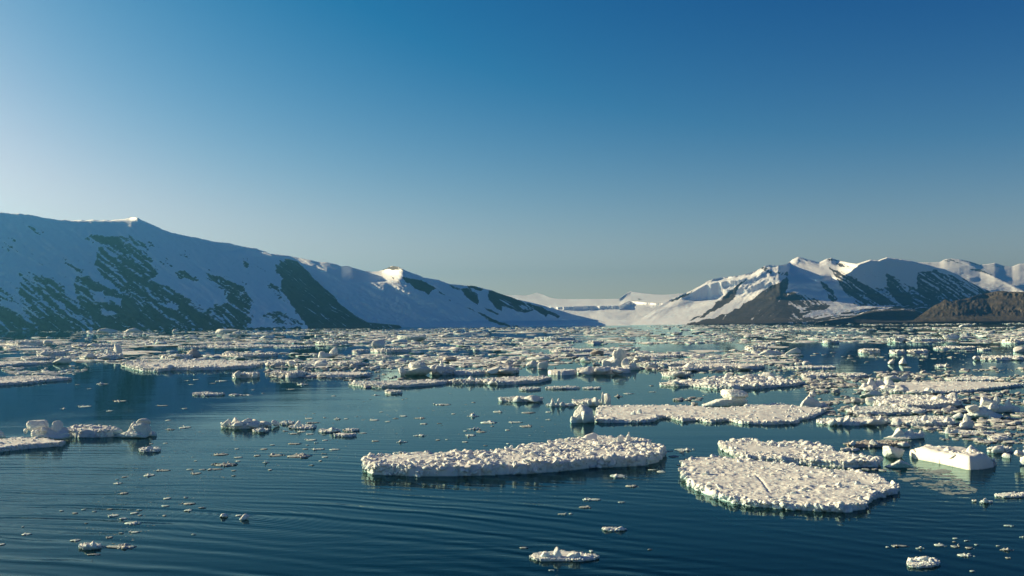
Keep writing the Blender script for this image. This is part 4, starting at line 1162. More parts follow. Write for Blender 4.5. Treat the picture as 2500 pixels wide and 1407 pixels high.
FLOE('long low hummocky floe with shaded front, left of the long ridged one',
     [(850, 940), (880, 944), (930, 947), (1000, 946), (1060, 941), (1090, 938)], [(852, 935), (880, 931), (930, 931), (1000, 929), (1060, 927), (1090, 931)],
     6, rubble=1.0, edge_rub=.6, feats=[(868, 925, 18, .6, 'spike'), (960, 929, 40, .3, 'dome'), (920, 935, 40, .1, 'dome'), (1010, 930, 30, .5, 'dome')])
FLOE('long ridged floe with a pale front and dark waterline notch, centre of the bay',
     [(1080, 936), (1120, 937), (1180, 938), (1215, 941), (1270, 939), (1320, 935), (1346, 928)], [(1085, 930), (1120, 927), (1180, 925), (1230, 922), (1290, 920), (1330, 919), (1345, 922)],
     8, rubble=.5, edge_rub=.7, notch=.4, feats=[(1150, 918, 24, .4, 'dome'), (1190, 925, 24, .1, 'dome'), (1205, 924, 30, .02, 'dome'), (1320, 914, 34, .9, 'ramp'), (1125, 925, 30, .3, 'dome')])
MINI('knobbly strip of ice alone in calm water at the centre', 1215, 1325, 966, 982, frac=.6, rubble=1.2, feats=[(1300, 965, 44, .4, 'dome'), (1265, 967, 26, .4, 'dome')], name='ice_floe', cat='ice floe', group=G_FLOE)
MINI('dark-edged strip below the right end of the long ridged floe', 1331, 1418, 942, 951, frac=.6, rubble=.9)
MINI('first small strip below the middle of the long ridged floe', 1268, 1320, 944, 954, frac=.5, rubble=.9)
MINI('thin lens-shaped scrap right of the dark-edged strip', 1423, 1467, 944, 951, frac=.5, rubble=.7)
MINI('humped chunk below the long low hummocky floe', 940, 982, 950, 962, frac=.6, rubble=.8)
BERG('pale berg with a vivid green underside, centre left', 972, 1056, 893, 918, mat=M_GREEN, depth=.5, rough=.08, sharp=12, extra=[(992, 1050, 881, 901, .1, dict(mat=M_BERG, taper=.4, lean=(-.35, 0), sharp=13)), (972, 992, 896, 916, -.2, dict(mat=M_ICE))])
MINI('pitted white floe touching the right side of the green berg', 1050, 1110, 890, 916, frac=.6, rubble=.9, feats=[(1060, 890, 24, .5, 'dome'), (1075, 888, 26, .5, 'dome')], name='ice_floe', cat='ice floe', group=G_FLOE)
MINI('flat floe with thin rim right of the pitted white floe', 1102, 1196, 901, 916, frac=.4, rubble=.4, name='ice_floe', cat='ice floe', group=G_FLOE)
MINI('domed floe with a deep dark notch under its right side', 1190, 1268, 895, 914, frac=.5, rubble=.4, notch=.6, feats=[(1205, 889, 40, .6, 'ramp'), (1235, 895, 50, .4, 'dome')], name='ice_floe', cat='ice floe', group=G_FLOE)
MINI('smooth cream ramp of ice left of the tall pinnacle berg', 1335, 1412, 901, 917, frac=.35, rubble=.05, smooth_edge=True, name='ice_floe', cat='ice floe', group=G_FLOE)
MINI('long ridge-backed floe in front of the tall pinnacle berg', 1405, 1540, 893, 915, frac=.55, rubble=.5, feats=[(1430, 889, 44, .4, 'ramp'), (1470, 893, 50, .4, 'dome'), (1510, 898, 50, .3, 'dome')], name='ice_floe', cat='ice floe', group=G_FLOE)
BERG('tall pale pinnacle berg standing highest in the middle pack', 1478, 1536, 866, 897, mat=M_BERG, depth=.7, rough=.14, extra=[(1489, 1532, 852, 890, 0, dict(rough=.13, taper=.15, sharp=10)), (1468, 1492, 880, 900, -.2, dict(mat=M_ICE)), (1500, 1524, 853, 870, 0, dict(mat=M_ICE))])
BERG('pair of round white lumps at the foot of the tall pinnacle berg', 1514, 1562, 884, 904, mat=M_ICE, rough=.15, extra=[(1514, 1536, 874, 898, 0, dict(rough=.1)), (1536, 1560, 878, 904, -.2, dict(rough=.1, taper=.3))])
BERG('heart-shaped white slab standing upright in the middle pack', 1314, 1338, 877, 902, mat=M_BERG, depth=.4, taper=-.3, rough=.07, sharp=9)
MINI('flat-topped floe with deep blue shaded front, right of centre', 1669, 1873, 886, 904, frac=.5, rubble=.15, snow=.08, feats=[(1682, 886, 34, .2, 'block'), (1820, 890, 40, .5, 'dome')], name='ice_floe', cat='ice floe', group=G_FLOE)
MINI('small flat triangular floe left of the ragged rubble floe', 1616, 1688, 907, 921, frac=.45, rubble=.3, feats=[(1655, 905, 40, .8, 'dome')], name='ice_floe', cat='ice floe', group=G_FLOE)
MINI('bluish snow hump behind the small flat triangular floe', 1632, 1706, 895, 907, frac=.6, rubble=.3, feats=[(1680, 897, 40, .5, 'dome')], name='ice_floe', cat='ice floe', group=G_FLOE)
FLOE('long flat white floe with a pale vertical rim, left of centre',
     [(297, 893), (325, 902), (345, 906), (390, 908), (412, 906), (420, 905), (480, 905), (560, 903), (620, 899), (640, 893)], [(297, 886), (340, 884), (440, 880), (500, 879), (560, 881), (620, 882), (640, 884)],
     7.5, rubble=.18, edge_rub=.8, wall=.35, feats=[(412, 890, 30, .05, 'block'), (350, 892, 40, .2, 'dome'), (380, 890, 40, .3, 'dome'), (450, 875, 20, .98, 'spike'), (485, 873, 24, .98, 'dome'), (305, 885, 18, .3, 'dome')])
FLOE('flat snowy floe entering from the left edge in the middle distance',
     [(-60, 946), (0, 942), (60, 939), (110, 933), (140, 931), (178, 928)], [(-60, 920), (0, 921), (60, 917), (120, 917), (150, 920), (177, 923)],
     6, rubble=.3, edge_rub=.6, feats=[(100, 915, 50, .9, 'dome'), (115, 928, 20, .05, 'dome')])
FLOE('thin flat floe at the left edge behind the snowy one', [(-60, 900), (0, 897), (60, 892), (100, 890), (142, 886)], [(-60, 883), (0, 882), (60, 881), (120, 882), (140, 883)], 5, rubble=.1, snow=.05)
BERG('yellow-green tinted low lump right of the thin flat floe at left', 124, 178, 874, 889, mat=M_GREEN, depth=.5, rough=.13, taper=.2)
BERG('upright tooth-shaped white berg among left rubble', 278, 301, 840, 869, mat=M_ICE, taper=-.1, rough=.1, depth=.6, lean=(-.1, 0), extra=[(252, 286, 855, 870, 0, dict(rough=.15, taper=.4)), (255, 300, 862, 878, -.4, dict(rough=.12))])
MINI('knobbly rubble floe at the foot of the tooth-shaped berg', 192, 300, 862, 878, frac=.6, rubble=1.0, feats=[(215, 862, 30, .5, 'dome'), (260, 866, 40, .4, 'dome')], name='ice_floe', cat='ice floe', group=G_FLOE)
BERG('dirty brown-sided wedge berg with a dark hollow, left of centre', 455, 500, 852, 874, mat=M_DIRTY, depth=.5, lean=(-.4, 0), taper=.35, sharp=13)
MINI('row of low lumps left of the dirty brown-sided wedge', 392, 470, 863, 877, frac=.6, rubble=1.0, feats=[(430, 864, 40, .4, 'dome')], name='ice_floe', cat='ice floe', group=G_FLOE)
MINI('long thin floe with a dark teal front, above the long flat white floe', 539, 678, 861, 872, frac=.65, rubble=.3, snow=.1, name='ice_floe', cat='ice floe', group=G_FLOE)
BERG('seat-shaped pale berg with an upright back, left of centre', 770, 826, 862, 875, mat=M_BERG, depth=.5, rough=.12, extra=[(802, 826, 848, 872, 0, dict(sharp=14, rough=.06, taper=.05)), (772, 796, 857, 873, 0, dict(rough=.15))])
BERG('rough white berg left of the teal tabular block', 902, 945, 829, 849, mat=M_ICE, rough=.18, taper=.3, depth=.6)
BERG('teal-shaded tabular block in the far pack, left of centre', 964, 1042, 816, 832, mat=M_GREEN, depth=.5, sharp=14, rough=.07)
MINI('lumpy blue-shaded end piece right of the long flat white floe', 648, 694, 880, 895, frac=.75, rubble=.5, name='ice_floe', cat='ice floe', group=G_FLOE)
BERG('leaning white lump beside the blue-shaded end piece', 700, 724, 880, 896, mat=M_ICE, rough=.13)
MINI('row of three low white humps in the left centre pack', 720, 762, 886, 898, frac=.7, rubble=.8, name='ice_floe', cat='ice floe', group=G_FLOE)
BERG('white cube-like lump at the left end of a dark-based floe', 762, 802, 878, 896, mat=M_ICE, rough=.1, sharp=12, depth=.6)
MINI('dark-based floe with flat snowy top, left centre pack', 800, 884, 879, 893, frac=.6, rubble=.5, name='ice_floe', cat='ice floe', group=G_FLOE)
MINI('smooth low floe with an even blue front, left centre', 746, 907, 908, 922, frac=.5, rubble=.15, name='ice_floe', cat='ice floe', group=G_FLOE)
MINI('rubbly floe left of the smooth low one with even blue front', 664, 748, 903, 923, frac=.45, rubble=1.1, name='ice_floe', cat='ice floe', group=G_FLOE)
MINI('cluster of white lumps floating below the long flat white floe', 567, 634, 907, 924, frac=.45, rubble=1.2, feats=[(580, 904, 20, .4, 'dome'), (622, 907, 14, .4, 'dome')], name='ice_floe', cat='ice floe', group=G_FLOE)
MINI('thin dark-edged ice slab on the mountain reflection, left of centre', 469, 548, 956, 967, frac=.5, rubble=.6)
BERG('blue double-humped iceberg low against the dark left shore', 232, 291, 801, 815, mat=M_BERG, name='iceberg', cat='iceberg', depth=.5, rough=.14, extra=[(208, 236, 807, 815, 0, dict(taper=.4))])
BERG('cream sunlit iceberg right of the blue double-humped one', 296, 348, 800, 812, mat=M_ICE, name='iceberg', cat='iceberg', depth=.5, rough=.1, taper=.4)
BERG('dome-shaped blue iceberg under the dark scree shore', 520, 588, 800, 813, mat=M_BERG, name='iceberg', cat='iceberg', depth=.5, rough=.13, taper=.3)
BERG('tiny white iceberg between the cream one and the dome-shaped one', 415, 438, 804, 811, mat=M_ICE, name='iceberg', cat='iceberg', rough=.1, taper=.4)
BERG('tiny white iceberg right of the dome-shaped one', 666, 686, 802, 807, mat=M_ICE, name='iceberg', cat='iceberg', rough=.1, taper=.4)
BERG('small blue knob of ice at the edge of left open water', 111, 124, 820, 827, mat=M_BERG, rough=.1)
MINI('long teal-fronted floe near the left edge, far pack', 12, 128, 830, 844, frac=.7, rubble=.6, feats=[(115, 828, 24, .5, 'dome')], name='ice_floe', cat='ice floe', group=G_FLOE)
MINI('thin flat strip below the long teal-fronted floe', 8, 94, 845, 852, frac=.5, rubble=.3, name='ice_floe', cat='ice floe', group=G_FLOE)
MINI('bumpy teal-shaded floe with open water in front, far left pack', 172, 292, 838, 849, frac=.75, rubble=.9, feats=[(225, 836, 34, .4, 'dome'), (190, 841, 26, .4, 'dome')], name='ice_floe', cat='ice floe', group=G_FLOE)
MINI('thin broken strip below the bumpy teal-shaded floe', 212, 288, 848, 854, frac=.5, rubble=.6, name='ice_floe', cat='ice floe', group=G_FLOE)
BERG('tilted cream slab poking out of left rubble', 144, 168, 851, 861, mat=M_ICE, sharp=14, rough=.05, lean=(.4, 0))
MINI('rubbly mound behind the tilted cream slab, left', 90, 160, 855, 870, frac=.7, rubble=1.0, feats=[(112, 854, 24, .6, 'dome')], name='ice_floe', cat='ice floe', group=G_FLOE)
MINI('dark-fronted floe below the rubbly mound at left', 50, 126, 869, 879, frac=.6, rubble=.5, name='ice_floe', cat='ice floe', group=G_FLOE)
MINI('small teal brick of ice in the far pack, left', 367, 402, 830, 839, frac=.8, rubble=.3, name='ice_floe', cat='ice floe', group=G_FLOE)
MINI('thin floe with teal front above the dirty wedge', 436, 502, 844, 851, frac=.6, rubble=.4, name='ice_floe', cat='ice floe', group=G_FLOE)
MINI('short teal-shaded hump above the thin level strip, left centre', 524, 565, 835, 844, frac=.8, rubble=.5, name='ice_floe', cat='ice floe', group=G_FLOE)
MINI('very long thin level strip of ice, left centre far pack', 500, 690, 842, 848, frac=.4, rubble=.2, name='ice_floe', cat='ice floe', group=G_FLOE)
BERG('tilted white plate catching the sun, left centre far pack', 738, 768, 830, 841, mat=M_ICE, sharp=14, rough=.06, depth=.5, taper=.3)
MINI('greenish-based long lump right of the tilted white plate', 770, 850, 831, 843, frac=.8, rubble=.8, mat=M_GREEN, name='ice_floe', cat='ice floe', group=G_FLOE)
MINI('white strip behind the seat-shaped berg', 668, 762, 843, 849, frac=.5, rubble=.5, name='ice_floe', cat='ice floe', group=G_FLOE)
MINI('white low floe right of the seat-shaped berg', 904, 1004, 848, 861, frac=.45, rubble=.6, name='ice_floe', cat='ice floe', group=G_FLOE)
MINI('pair of low cream lumps in dark water beside the seat-shaped berg', 860, 900, 852, 862, frac=.6, rubble=.8)
MINI('dark teal slab in the far pack near the bay centre', 1305, 1404, 823, 832, frac=.8, rubble=.3, mat=M_GREEN, name='ice_floe', cat='ice floe', group=G_FLOE)
MINI('bright white flat block at the edge of a light lead', 1434, 1474, 832, 840, frac=.7, rubble=.1, name='ice_floe', cat='ice floe', group=G_FLOE)
MINI('long flat floe with dark front left of the tan block', 1341, 1446, 851, 860, frac=.6, rubble=.2, name='ice_floe', cat='ice floe', group=G_FLOE)
BERG('tan dirty block at the right end of a dark-fronted floe', 1441, 1482, 852, 866, mat=M_DIRTY, sharp=12, rough=.08, depth=.6)
BERG('tan-faced chunk with a dark side in the middle pack', 1080, 1118, 870, 883, mat=M_DIRTY, sharp=12, rough=.1)
BERG('thin white spike leaning out of rubble, middle pack', 1072, 1088, 879, 894, mat=M_ICE, taper=.4, lean=(-.3, 0))
BERG('flat-topped teal block behind the heart-shaped slab', 1283, 1345, 869, 883, mat=M_GREEN, sharp=13, rough=.06, depth=.5)
BERG('round cluster of lumps left of the heart-shaped slab', 1284, 1316, 880, 897, mat=M_ICE, rough=.15)
BERG('teal dome right of the heart-shaped slab', 1414, 1442, 871, 884, mat=M_GREEN, rough=.08)
MINI('pale bright strip right of the tall pinnacle berg', 1572, 1668, 864, 873, frac=.5, rubble=.2, name='ice_floe', cat='ice floe', group=G_FLOE)
MINI('small rubble mound right of the tall pinnacle berg', 1548, 1588, 865, 882, frac=.7, rubble=.9)
MINI('pitted pale floe with a green base, right of the two round lumps', 1560, 1608, 882, 900, frac=.7, rubble=.9, mat=M_BERG, name='ice_floe', cat='ice floe', group=G_FLOE)
MINI('blue-shaded ridge floe joined to the pitted pale one', 1604, 1680, 882, 896, frac=.7, rubble=.4, name='ice_floe', cat='ice floe', group=G_FLOE)
MINI('thin snowy sheet behind the flat-topped blue-fronted floe', 1640, 1782, 880, 889, frac=.4, rubble=.2, name='ice_floe', cat='ice floe', group=G_FLOE)
BERG('teal ridge with bright lumps, far right of the pinnacle', 1850, 1912, 854, 868, mat=M_BERG, depth=.4, rough=.14)
BERG('shark-fin-shaped upright white plate on the teal ridge', 1889, 1903, 847, 866, mat=M_ICE, taper=.5, depth=.4, sharp=12)
BERG('tilted blue slab right of the shark-fin plate', 1912, 1956, 849, 867, mat=M_GREEN, lean=(.7, 0), depth=.35, sharp=14, rough=.05, taper=.5)
MINI('jumble of white lumps left of the shark-fin plate', 1818, 1872, 843, 857, frac=.7, rubble=1.0, name='ice_floe', cat='ice floe', group=G_FLOE)
BERG('smooth white dome beside a thin flat floe, right', 1955, 1978, 880, 892, mat=M_ICE, rough=.05)
MINI('thin flat floe right of the smooth white dome', 1913, 2042, 893, 901, frac=.5, rubble=.2, name='ice_floe', cat='ice floe', group=G_FLOE)
MINI('green-shaded end lump of the teal row, far right', 2168, 2208, 822, 835, frac=.85, rubble=.5, mat=M_GREEN, name='ice_floe', cat='ice floe', group=G_FLOE)
MINI('long teal row of ice with bright reflections, far right', 2206, 2304, 824, 835, frac=.85, rubble=.7, mat=M_GREEN, name='ice_floe', cat='ice floe', group=G_FLOE)
BERG('dark teal dome at the right end of the teal row', 2298, 2343, 816, 834, mat=M_GREEN, rough=.07, depth=.6)
MINI('left of three cream lumps in the dark lead at right', 2095, 2149, 850, 863, frac=.75, rubble=1.2)
MINI('middle of three cream lumps in the dark lead at right', 2172, 2210, 853, 864, frac=.75, rubble=1.1)
MINI('right of three cream lumps in the dark lead at right', 2217, 2266, 852, 863, frac=.75, rubble=1.2)
BERG('left pyramid of a bright pair standing in dark water', 2163, 2185, 877, 890, mat=M_ICE, taper=.5, rough=.1, lean=(.3, 0))
BERG('right pyramid of a bright pair standing in dark water', 2194, 2217, 873, 891, mat=M_ICE, taper=.6, rough=.13)
MINI('small ragged chunk with one peak, right of the bright pair', 2284, 2316, 889, 897, frac=.6, rubble=.7, feats=[(2310, 886, 8, .4, 'spike')])
MINI('broken white strip in the dark lead at right', 2278, 2384, 845, 853, frac=.5, rubble=.5, name='ice_floe', cat='ice floe', group=G_FLOE)
MINI('small scrap right of the broken white strip', 2386, 2420, 849, 856, frac=.5, rubble=.6)
BERG('smooth cream lens-shaped berg at the right edge, far lead', 2471, 2512, 842, 860, mat=M_ICE, rough=.05, taper=.2)
MINI('white-rimmed floe near the right edge above the large smooth floe', 2376, 2520, 867, 880, frac=.6, rubble=.4, feats=[(2385, 869, 20, .3, 'dome'), (2485, 870, 26, .3, 'dome')], name='ice_floe', cat='ice floe', group=G_FLOE)
MINI('dark-based slab at the right edge of the far pack', 2444, 2520, 828, 838, frac=.6, rubble=.2, name='ice_floe', cat='ice floe', group=G_FLOE)
BERG('teal sail beside the dark teal dome', 2340, 2374, 812, 823, mat=M_GREEN, taper=.5, rough=.1)
MINI('greenish block beside a white lump at the lead edge, right', 2008, 2048, 828, 839, frac=.85, rubble=.4, mat=M_GREEN, name='ice_floe', cat='ice floe', group=G_FLOE)
MINI('flat white rubble floe behind the large smooth floe, right', 2305, 2440, 918, 932, frac=.4, rubble=.9, name='ice_floe', cat='ice floe', group=G_FLOE)
MINI('cream rubble mound left of the jagged ridge', 1955, 2030, 909, 924, frac=.6, rubble=1.0, name='ice_floe', cat='ice floe', group=G_FLOE)
MINI('two pale mounds in brash above the jagged ridge', 2045, 2118, 910, 923, frac=.6, rubble=.9, name='ice_floe', cat='ice floe', group=G_FLOE)

# ------------------------------------------------------------------ small scraps
def SCRAPS(label, group, boxes):
    for i, (a, b, c, d) in enumerate(boxes):
        SCRAP(label, a, b, c, d, M_SLUSH if i % 3 == 1 else M_ICE, group, flat=(i % 4 != 2))

SCRAPS('small thin ice scrap scattered over the rippled water at the lower left', 'ice scraps on the lower left ripples',
       [(344, 372, 1153, 1164), (295, 306, 1161, 1167), (280, 290, 1167, 1172), (272, 296, 1175, 1183), (288, 309, 1199, 1207), (395, 415, 1211, 1220), (448, 460, 1212, 1216), (442, 476, 1224, 1233), (390, 412, 1231, 1238), (445, 468, 1241, 1249),
        (482, 505, 1236, 1241), (143, 154, 1245, 1249), (196, 209, 1242, 1246), (174, 189, 1250, 1255), (223, 238, 1246, 1250), (256, 286, 1250, 1263), (258, 276, 1241, 1245), (313, 336, 1247, 1256), (331, 347, 1240, 1247), (335, 346, 1256, 1260),
        (286, 309, 1262, 1269), (296, 344, 1268, 1281), (204, 216, 1275, 1279), (47, 72, 1298, 1308), (167, 194, 1313, 1322), (258, 273, 1307, 1315), (288, 303, 1297, 1303), (314, 341, 1294, 1302), (394, 405, 1256, 1261), (-6, 10, 1324, 1332),
        (466, 479, 1302, 1306), (208, 245, 1351, 1356), (51, 57, 1284, 1288), (572, 590, 1255, 1261), (563, 577, 1156, 1163)])
SCRAPS('small ice scrap drifting between the cauliflower-like floe and the long rubble floe', 'ice scraps in the left centre water',
       [(741, 762, 1017, 1024), (788, 796, 1016, 1021), (812, 832, 1016, 1025), (838, 850, 1020, 1024), (745, 782, 1028, 1034), (874, 897, 1055, 1059), (687, 706, 1050, 1054), (703, 727, 1055, 1061), (745, 765, 1056, 1062), (722, 746, 1050, 1056),
        (784, 797, 1060, 1063), (743, 773, 1069, 1077), (784, 800, 1072, 1077), (697, 735, 1079, 1086), (765, 778, 1077, 1082), (656, 672, 1085, 1088), (632, 651, 1092, 1099), (571, 582, 1094, 1098), (745, 756, 1084, 1088), (736, 752, 1094, 1098),
        (758, 793, 1092, 1099), (800, 830, 1093, 1100), (783, 800, 1105, 1109), (783, 800, 1112, 1118), (568, 592, 1113, 1119), (616, 634, 1107, 1115), (638, 657, 1121, 1131), (572, 586, 1123, 1128), (500, 545, 1142, 1148), (776, 786, 1122, 1127),
        (752, 768, 1132, 1137), (563, 575, 1146, 1151), (652, 664, 1144, 1149), (899, 926, 1021, 1028), (957, 973, 1017, 1023), (974, 995, 1011, 1018), (938, 954, 1026, 1031), (905, 926, 1074, 1079), (968, 996, 1072, 1081), (925, 935, 1002, 1007),
        (464, 488, 1150, 1159), (452, 472, 1144, 1148), (483, 500, 1143, 1148), (375, 416, 1144, 1151), (472, 480, 1123, 1127), (428, 459, 1036, 1047), (400, 428, 1045, 1050), (400, 416, 1024, 1028), (395, 408, 1080, 1084), (362, 372, 1080, 1085), (960, 994, 1100, 1106)])
SCRAPS('small ice scrap on the calm water behind the long rubble floe', 'ice scraps in the calm centre water',
       [(1056, 1103, 983, 990), (1150, 1162, 979, 984), (1140, 1172, 1006, 1018), (1202, 1228, 1000, 1008), (1272, 1308, 1003, 1010), (1331, 1349, 1002, 1008), (1330, 1348, 1021, 1026), (1010, 1040, 1017, 1023), (1100, 1113, 1008, 1012), (1023, 1044, 1031, 1037),
        (1066, 1080, 1031, 1035), (1168, 1216, 1025, 1035), (1240, 1279, 1027, 1033), (1267, 1302, 1034, 1044), (1137, 1178, 1040, 1049), (1130, 1142, 1050, 1054), (1160, 1190, 1049, 1057), (1135, 1164, 1055, 1066), (1007, 1043, 1058, 1065), (1062, 1076, 1070, 1076),
        (1086, 1095, 1070, 1075), (1126, 1144, 1076, 1081), (1178, 1192, 1085, 1089), (1235, 1246, 1081, 1085), (1232, 1246, 1047, 1052), (1197, 1206, 1037, 1042), (904, 930, 962, 966), (807, 820, 964, 968), (1500, 1524, 957, 970), (1522, 1552, 958, 963), (1583, 1603, 953, 958), (1585, 1598, 937, 943), (1690, 1712, 975, 979)])
SCRAPS('tiny ice scrap on the dark mountain reflection at the left', 'ice scraps on the left reflection',
       [(185, 214, 987, 995), (267, 299, 974, 982), (145, 162, 995, 999), (256, 272, 999, 1005), (380, 410, 988, 992), (440, 456, 995, 999), (234, 263, 932, 939), (180, 192, 937, 940), (211, 221, 946, 950), (469, 484, 923, 928),
        (450, 463, 926, 930), (457, 470, 937, 940), (520, 548, 926, 932), (511, 525, 934, 937), (658, 672, 927, 932), (718, 749, 930, 941), (699, 718, 948, 952), (612, 621, 949, 953), (557, 622, 959, 966), (636, 645, 957, 961)])
SCRAPS('small ice scrap in the dark water of the lower right corner', 'ice scraps in the lower right corner',
       [(2163, 2174, 1333, 1338), (2178, 2222, 1328, 1336), (2235, 2258, 1330, 1341), (2285, 2315, 1324, 1335), (2326, 2345, 1327, 1338), (2327, 2343, 1312, 1317), (2354, 2370, 1316, 1322), (2360, 2380, 1332, 1341), (2380, 2392, 1328, 1332),
        (2340, 2382, 1347, 1360), (2441, 2478, 1334, 1345), (2433, 2446, 1331, 1335), (2453, 2479, 1280, 1286), (2458, 2469, 1358, 1365), (2489, 2506, 1307, 1313), (2369, 2384, 1391, 1397), (2326, 2338, 1321, 1325)])
SCRAPS('small ice scrap in the dark water around the two-lobed chunk, below the long rubble floe', 'ice scraps in the dark centre water',
       [(1420, 1473, 1213, 1223), (1411, 1446, 1233, 1241), (1360, 1386, 1248, 1257), (1388, 1400, 1252, 1256), (1266, 1292, 1334, 1340), (1438, 1451, 1340, 1349), (1337, 1356, 1388, 1394), (1525, 1562, 1181, 1190), (1490, 1533, 1152, 1167), (1508, 1528, 1224, 1228), (1580, 1594, 1339, 1343),
        (1605, 1628, 1145, 1155), (1582, 1606, 1145, 1149), (1632, 1660, 1110, 1117), (1652, 1667, 1127, 1137), (1649, 1697, 1090, 1102)])
# ------------------------------------------------------------------ the uncounted rest: far pack ice and brash
TEMPL = []
for k in range(14):
    V, Fq = ico(2 if k % 2 else 1)
    rd = lump(V, 900 + k, sharp=16, nplanes=10, rough=.2, fine=.12)
    TEMPL.append((V * rd[:, None], Fq))


def scatter(name, label, cat, zones, mat, seed, exclude=()):
    r_ = np.random.default_rng(seed)
    Vs, Fs, off = [], [], 0
    for (poly, n, w0, w1, hk, flat) in zones:
        poly = np.array(poly, float); lo, hi = poly.min(0), poly.max(0)
        x = r_.uniform(lo[0], hi[0], n * 5); y = r_.uniform(lo[1], hi[1], n * 5)
        ok = in_poly(x, y, poly)
        for e in exclude: ok &= ~in_poly(x, y, np.array(e, float))
        # pieces gather into drifts
        cl = fbm(np.stack([x / 110, y / 6, x * 0 + seed], -1), 3, seed) * .5 + .5
        ok &= r_.uniform(size=len(x)) < sstep(.38, .62, cl) * .93 + .07
        x, y = x[ok][:n], y[ok][:n]
        P = at_z(x, y, 0.0)
        for i in range(len(x)):
            wpx = w0 * (w1 / w0) ** (r_.uniform() ** 2.0)
            wm = wpx * P[i, 1] / F
            isf = r_.uniform() < flat
            hm = wm * hk * r_.uniform(.5, 1.4) * (.4 if isf else 1)
            dm = wm * r_.uniform(.5, 1.1) * (1.4 if isf else 1)
            if hk < .06: dm = min(dm, 60.0)
            T, Fq = TEMPL[r_.integers(len(TEMPL))]
            if wpx > 9:
                T, Fq = TEMPL[r_.integers(7) * 2 + 1]
            a = r_.uniform(0, 6.283); c, s = math.cos(a), math.sin(a)
            u = T[:, 0] * c - T[:, 1] * s; v = T[:, 0] * s + T[:, 1] * c
            z = T[:, 2]
            if isf: z = np.clip(z, -1, .45) / .45
            Z = np.where(z > -.2, (z + .2) / 1.2 * hm, z * .2)
            Vs.append(np.stack([P[i, 0] + u * wm * .5, P[i, 1] + v * dm * .5, Z], -1)); Fs.append(Fq + off); off += len(T)
    o = mesh_np(name, np.concatenate(Vs), np.concatenate(Fs), mat, smooth=False)
    return tag(o, label, cat, kind='stuff')


X1 = [(1560, 841), (1830, 841), (1830, 856), (1560, 858)]
X2 = [(1900, 842), (2380, 838), (2520, 841), (2520, 866), (2400, 884), (2300, 905), (2000, 893), (1960, 870), (1900, 852)]
X3 = [(600, 850), (760, 846), (1000, 846), (1000, 866), (830, 866), (690, 862)]
X4 = [(1985, 796), (2520, 792), (2520, 800), (1985, 799)]
X5 = [(-50, 812), (195, 812), (180, 824), (-50, 825)]
X6 = [(500, 850), (690, 848), (690, 858), (500, 860)]
X7 = [(320, 845), (480, 840), (500, 856), (330, 862)]
X8 = [(1400, 838), (1560, 838), (1560, 848), (1400, 849)]
X9 = [(-50, 874), (120, 880), (120, 868), (40, 862), (-50, 864)]
FAR = [
    ([(-420, 813), (400, 808), (800, 803), (1250, 799), (1700, 794), (2000, 790), (2540, 788), (2540, 800), (2000, 806), (1250, 812), (800, 815), (300, 818), (-420, 819)], 6500, 2.0, 11, .14, .6),
    ([(200, 814), (800, 812), (1250, 809), (2000, 802), (2540, 798), (2540, 838), (1250, 838), (800, 838), (300, 838), (-420, 852), (-420, 830)], 7500, 2.2, 20, .14, .6),
    ([(700, 836), (1560, 836), (1900, 838), (1960, 880), (1700, 886), (1560, 880), (1200, 896), (900, 900), (700, 886)], 5200, 2.5, 24, .17, .55),
    ([(-420, 850), (0, 842), (500, 836), (700, 840), (700, 884), (300, 884), (0, 880), (-420, 886)], 2900, 2.5, 22, .16, .6),
    ([(0, 898), (170, 894), (260, 892), (180, 915), (30, 918)], 420, 3, 18, .2, .6),
    ([(2000, 796), (2520, 792), (2520, 800), (2000, 799)], 60, 3, 14, .3, .3),
]
scatter('pack_ice', 'close-packed small white ice pieces filling the far bay', 'pack ice', FAR, M_PACK, 5, (X1, X2, X3, X4, X5, X6, X7, X8, X9))
STR = [
    ([(-420, 819), (800, 808), (1700, 799), (2540, 795), (2540, 838), (1250, 838), (300, 840), (-60, 846)], 900, 10, 60, .05, 1),
    ([(0, 838), (700, 836), (1560, 836), (1960, 840), (1960, 890), (1200, 900), (700, 900), (0, 884)], 420, 14, 80, .055, 1),
]
scatter('pack_ice', 'thin flat pans of sea ice lying between the far pack pieces', 'pack ice', STR, M_PACK, 9, (X1, X2, X3, X4, X5, X6))
TEAL = [
    ([(-60, 818), (800, 810), (1700, 801), (2540, 797), (2540, 838), (1250, 838), (300, 840), (-60, 846)], 150, 8, 34, .18, .3),
    ([(0, 838), (700, 836), (1560, 836), (1960, 840), (1960, 890), (1200, 900), (700, 900), (0, 884)], 110, 10, 40, .18, .3),
]
scatter('glacier_ice', 'teal-shaded lumps of glacier ice scattered through the far pack', 'pack ice', TEAL, M_GREEN, 29, (X1, X2, X3, X4, X5, X6))
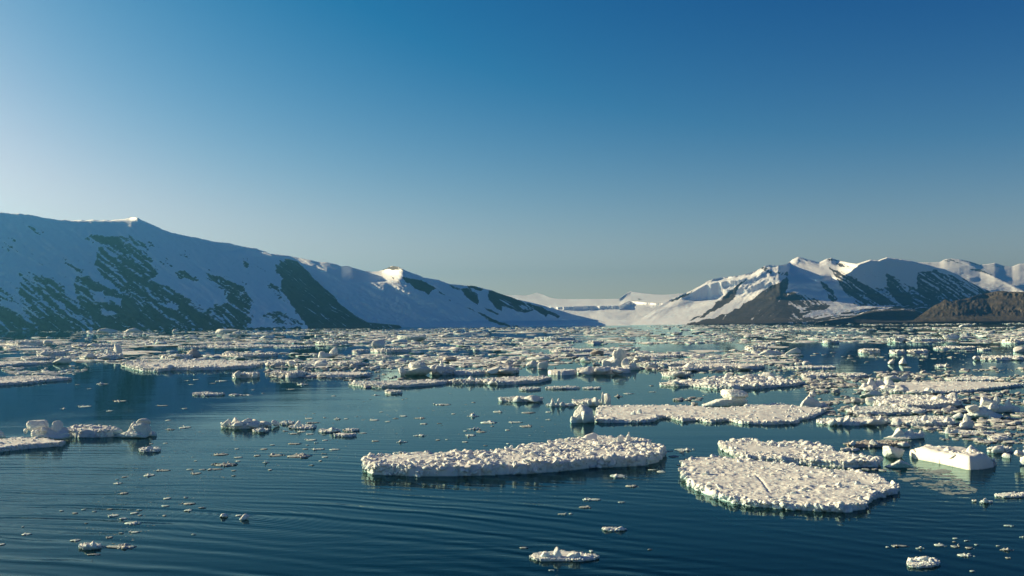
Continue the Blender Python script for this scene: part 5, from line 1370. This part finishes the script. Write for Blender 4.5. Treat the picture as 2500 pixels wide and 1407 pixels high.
BR = [
    ([(1780, 850), (1900, 856), (1990, 896), (2060, 910), (2300, 905), (2520, 898), (2520, 936), (2100, 938), (1990, 940), (1950, 915), (1860, 886)], 1100, 4, 20, .28, .5),
    ([(1900, 868), (2500, 840), (2500, 880), (2250, 905)], 120, 4, 16, .2, .7),
    ([(1960, 930), (2100, 940), (2100, 1000), (1990, 1000)], 260, 5, 22, .28, .5),
    ([(2000, 960), (2520, 955), (2520, 1090), (2440, 1092), (2300, 1062), (2180, 1045), (2010, 1010)], 1100, 5, 26, .28, .55),
    ([(2280, 1030), (2520, 1020), (2520, 1130), (2440, 1095), (2300, 1075)], 240, 6, 26, .25, .6),
    ([(2060, 1080), (2230, 1070), (2250, 1090), (2080, 1100)], 40, 5, 16, .3, .5),
    ([(1320, 870), (1560, 870), (1640, 905), (1560, 905), (1400, 898), (1320, 905), (1180, 900), (1100, 895)], 420, 4, 22, .35, .4),
    ([(640, 894), (960, 888), (980, 915), (840, 926), (650, 925)], 320, 4, 22, .3, .5),
    ([(840, 928), (1000, 918), (1010, 945), (880, 948)], 60, 4, 16, .3, .5),
    ([(1600, 898), (1950, 893), (1960, 925), (1870, 930), (1640, 935)], 200, 5, 18, .28, .5),
    ([(1650, 975), (1720, 965), (1720, 990), (1650, 992)], 30, 5, 16, .3, .5),
    ([(1620, 1100), (1670, 1095), (1680, 1140), (1640, 1145)], 14, 5, 18, .2, .7),
    ([(1745, 1140), (2150, 1138), (2170, 1150), (2000, 1150), (1800, 1124)], 60, 5, 16, .25, .5),
    ([(430, 1000), (1000, 1000), (980, 1100), (560, 1160), (300, 1340), (150, 1340), (280, 1160)], 420, 2, 6, .1, .8),
    ([(900, 960), (1400, 960), (1420, 1060), (900, 1100), (640, 1120), (560, 1070)], 120, 2.5, 7, .1, .9),
]
scatter('brash_ice', 'loose brash ice bits drifting between the floes', 'brash ice', BR, M_SLUSH, 17)
SL = [([(2178, 1166), (2230, 1150), (2300, 1150), (2350, 1172), (2395, 1205), (2310, 1208), (2240, 1190)], 420, 4, 17, .07, .95),
      ([(2160, 1150), (2240, 1140), (2330, 1150), (2280, 1160), (2200, 1165)], 60, 5, 20, .1, .9)]
scatter('slush_ice', 'grey slush patch floating in front of the slab-sided block', 'slush', SL, M_SLUSH, 23)
print('things', N_THING[0], 'polys', sum(len(m.polygons) for m in bpy.data.meshes))
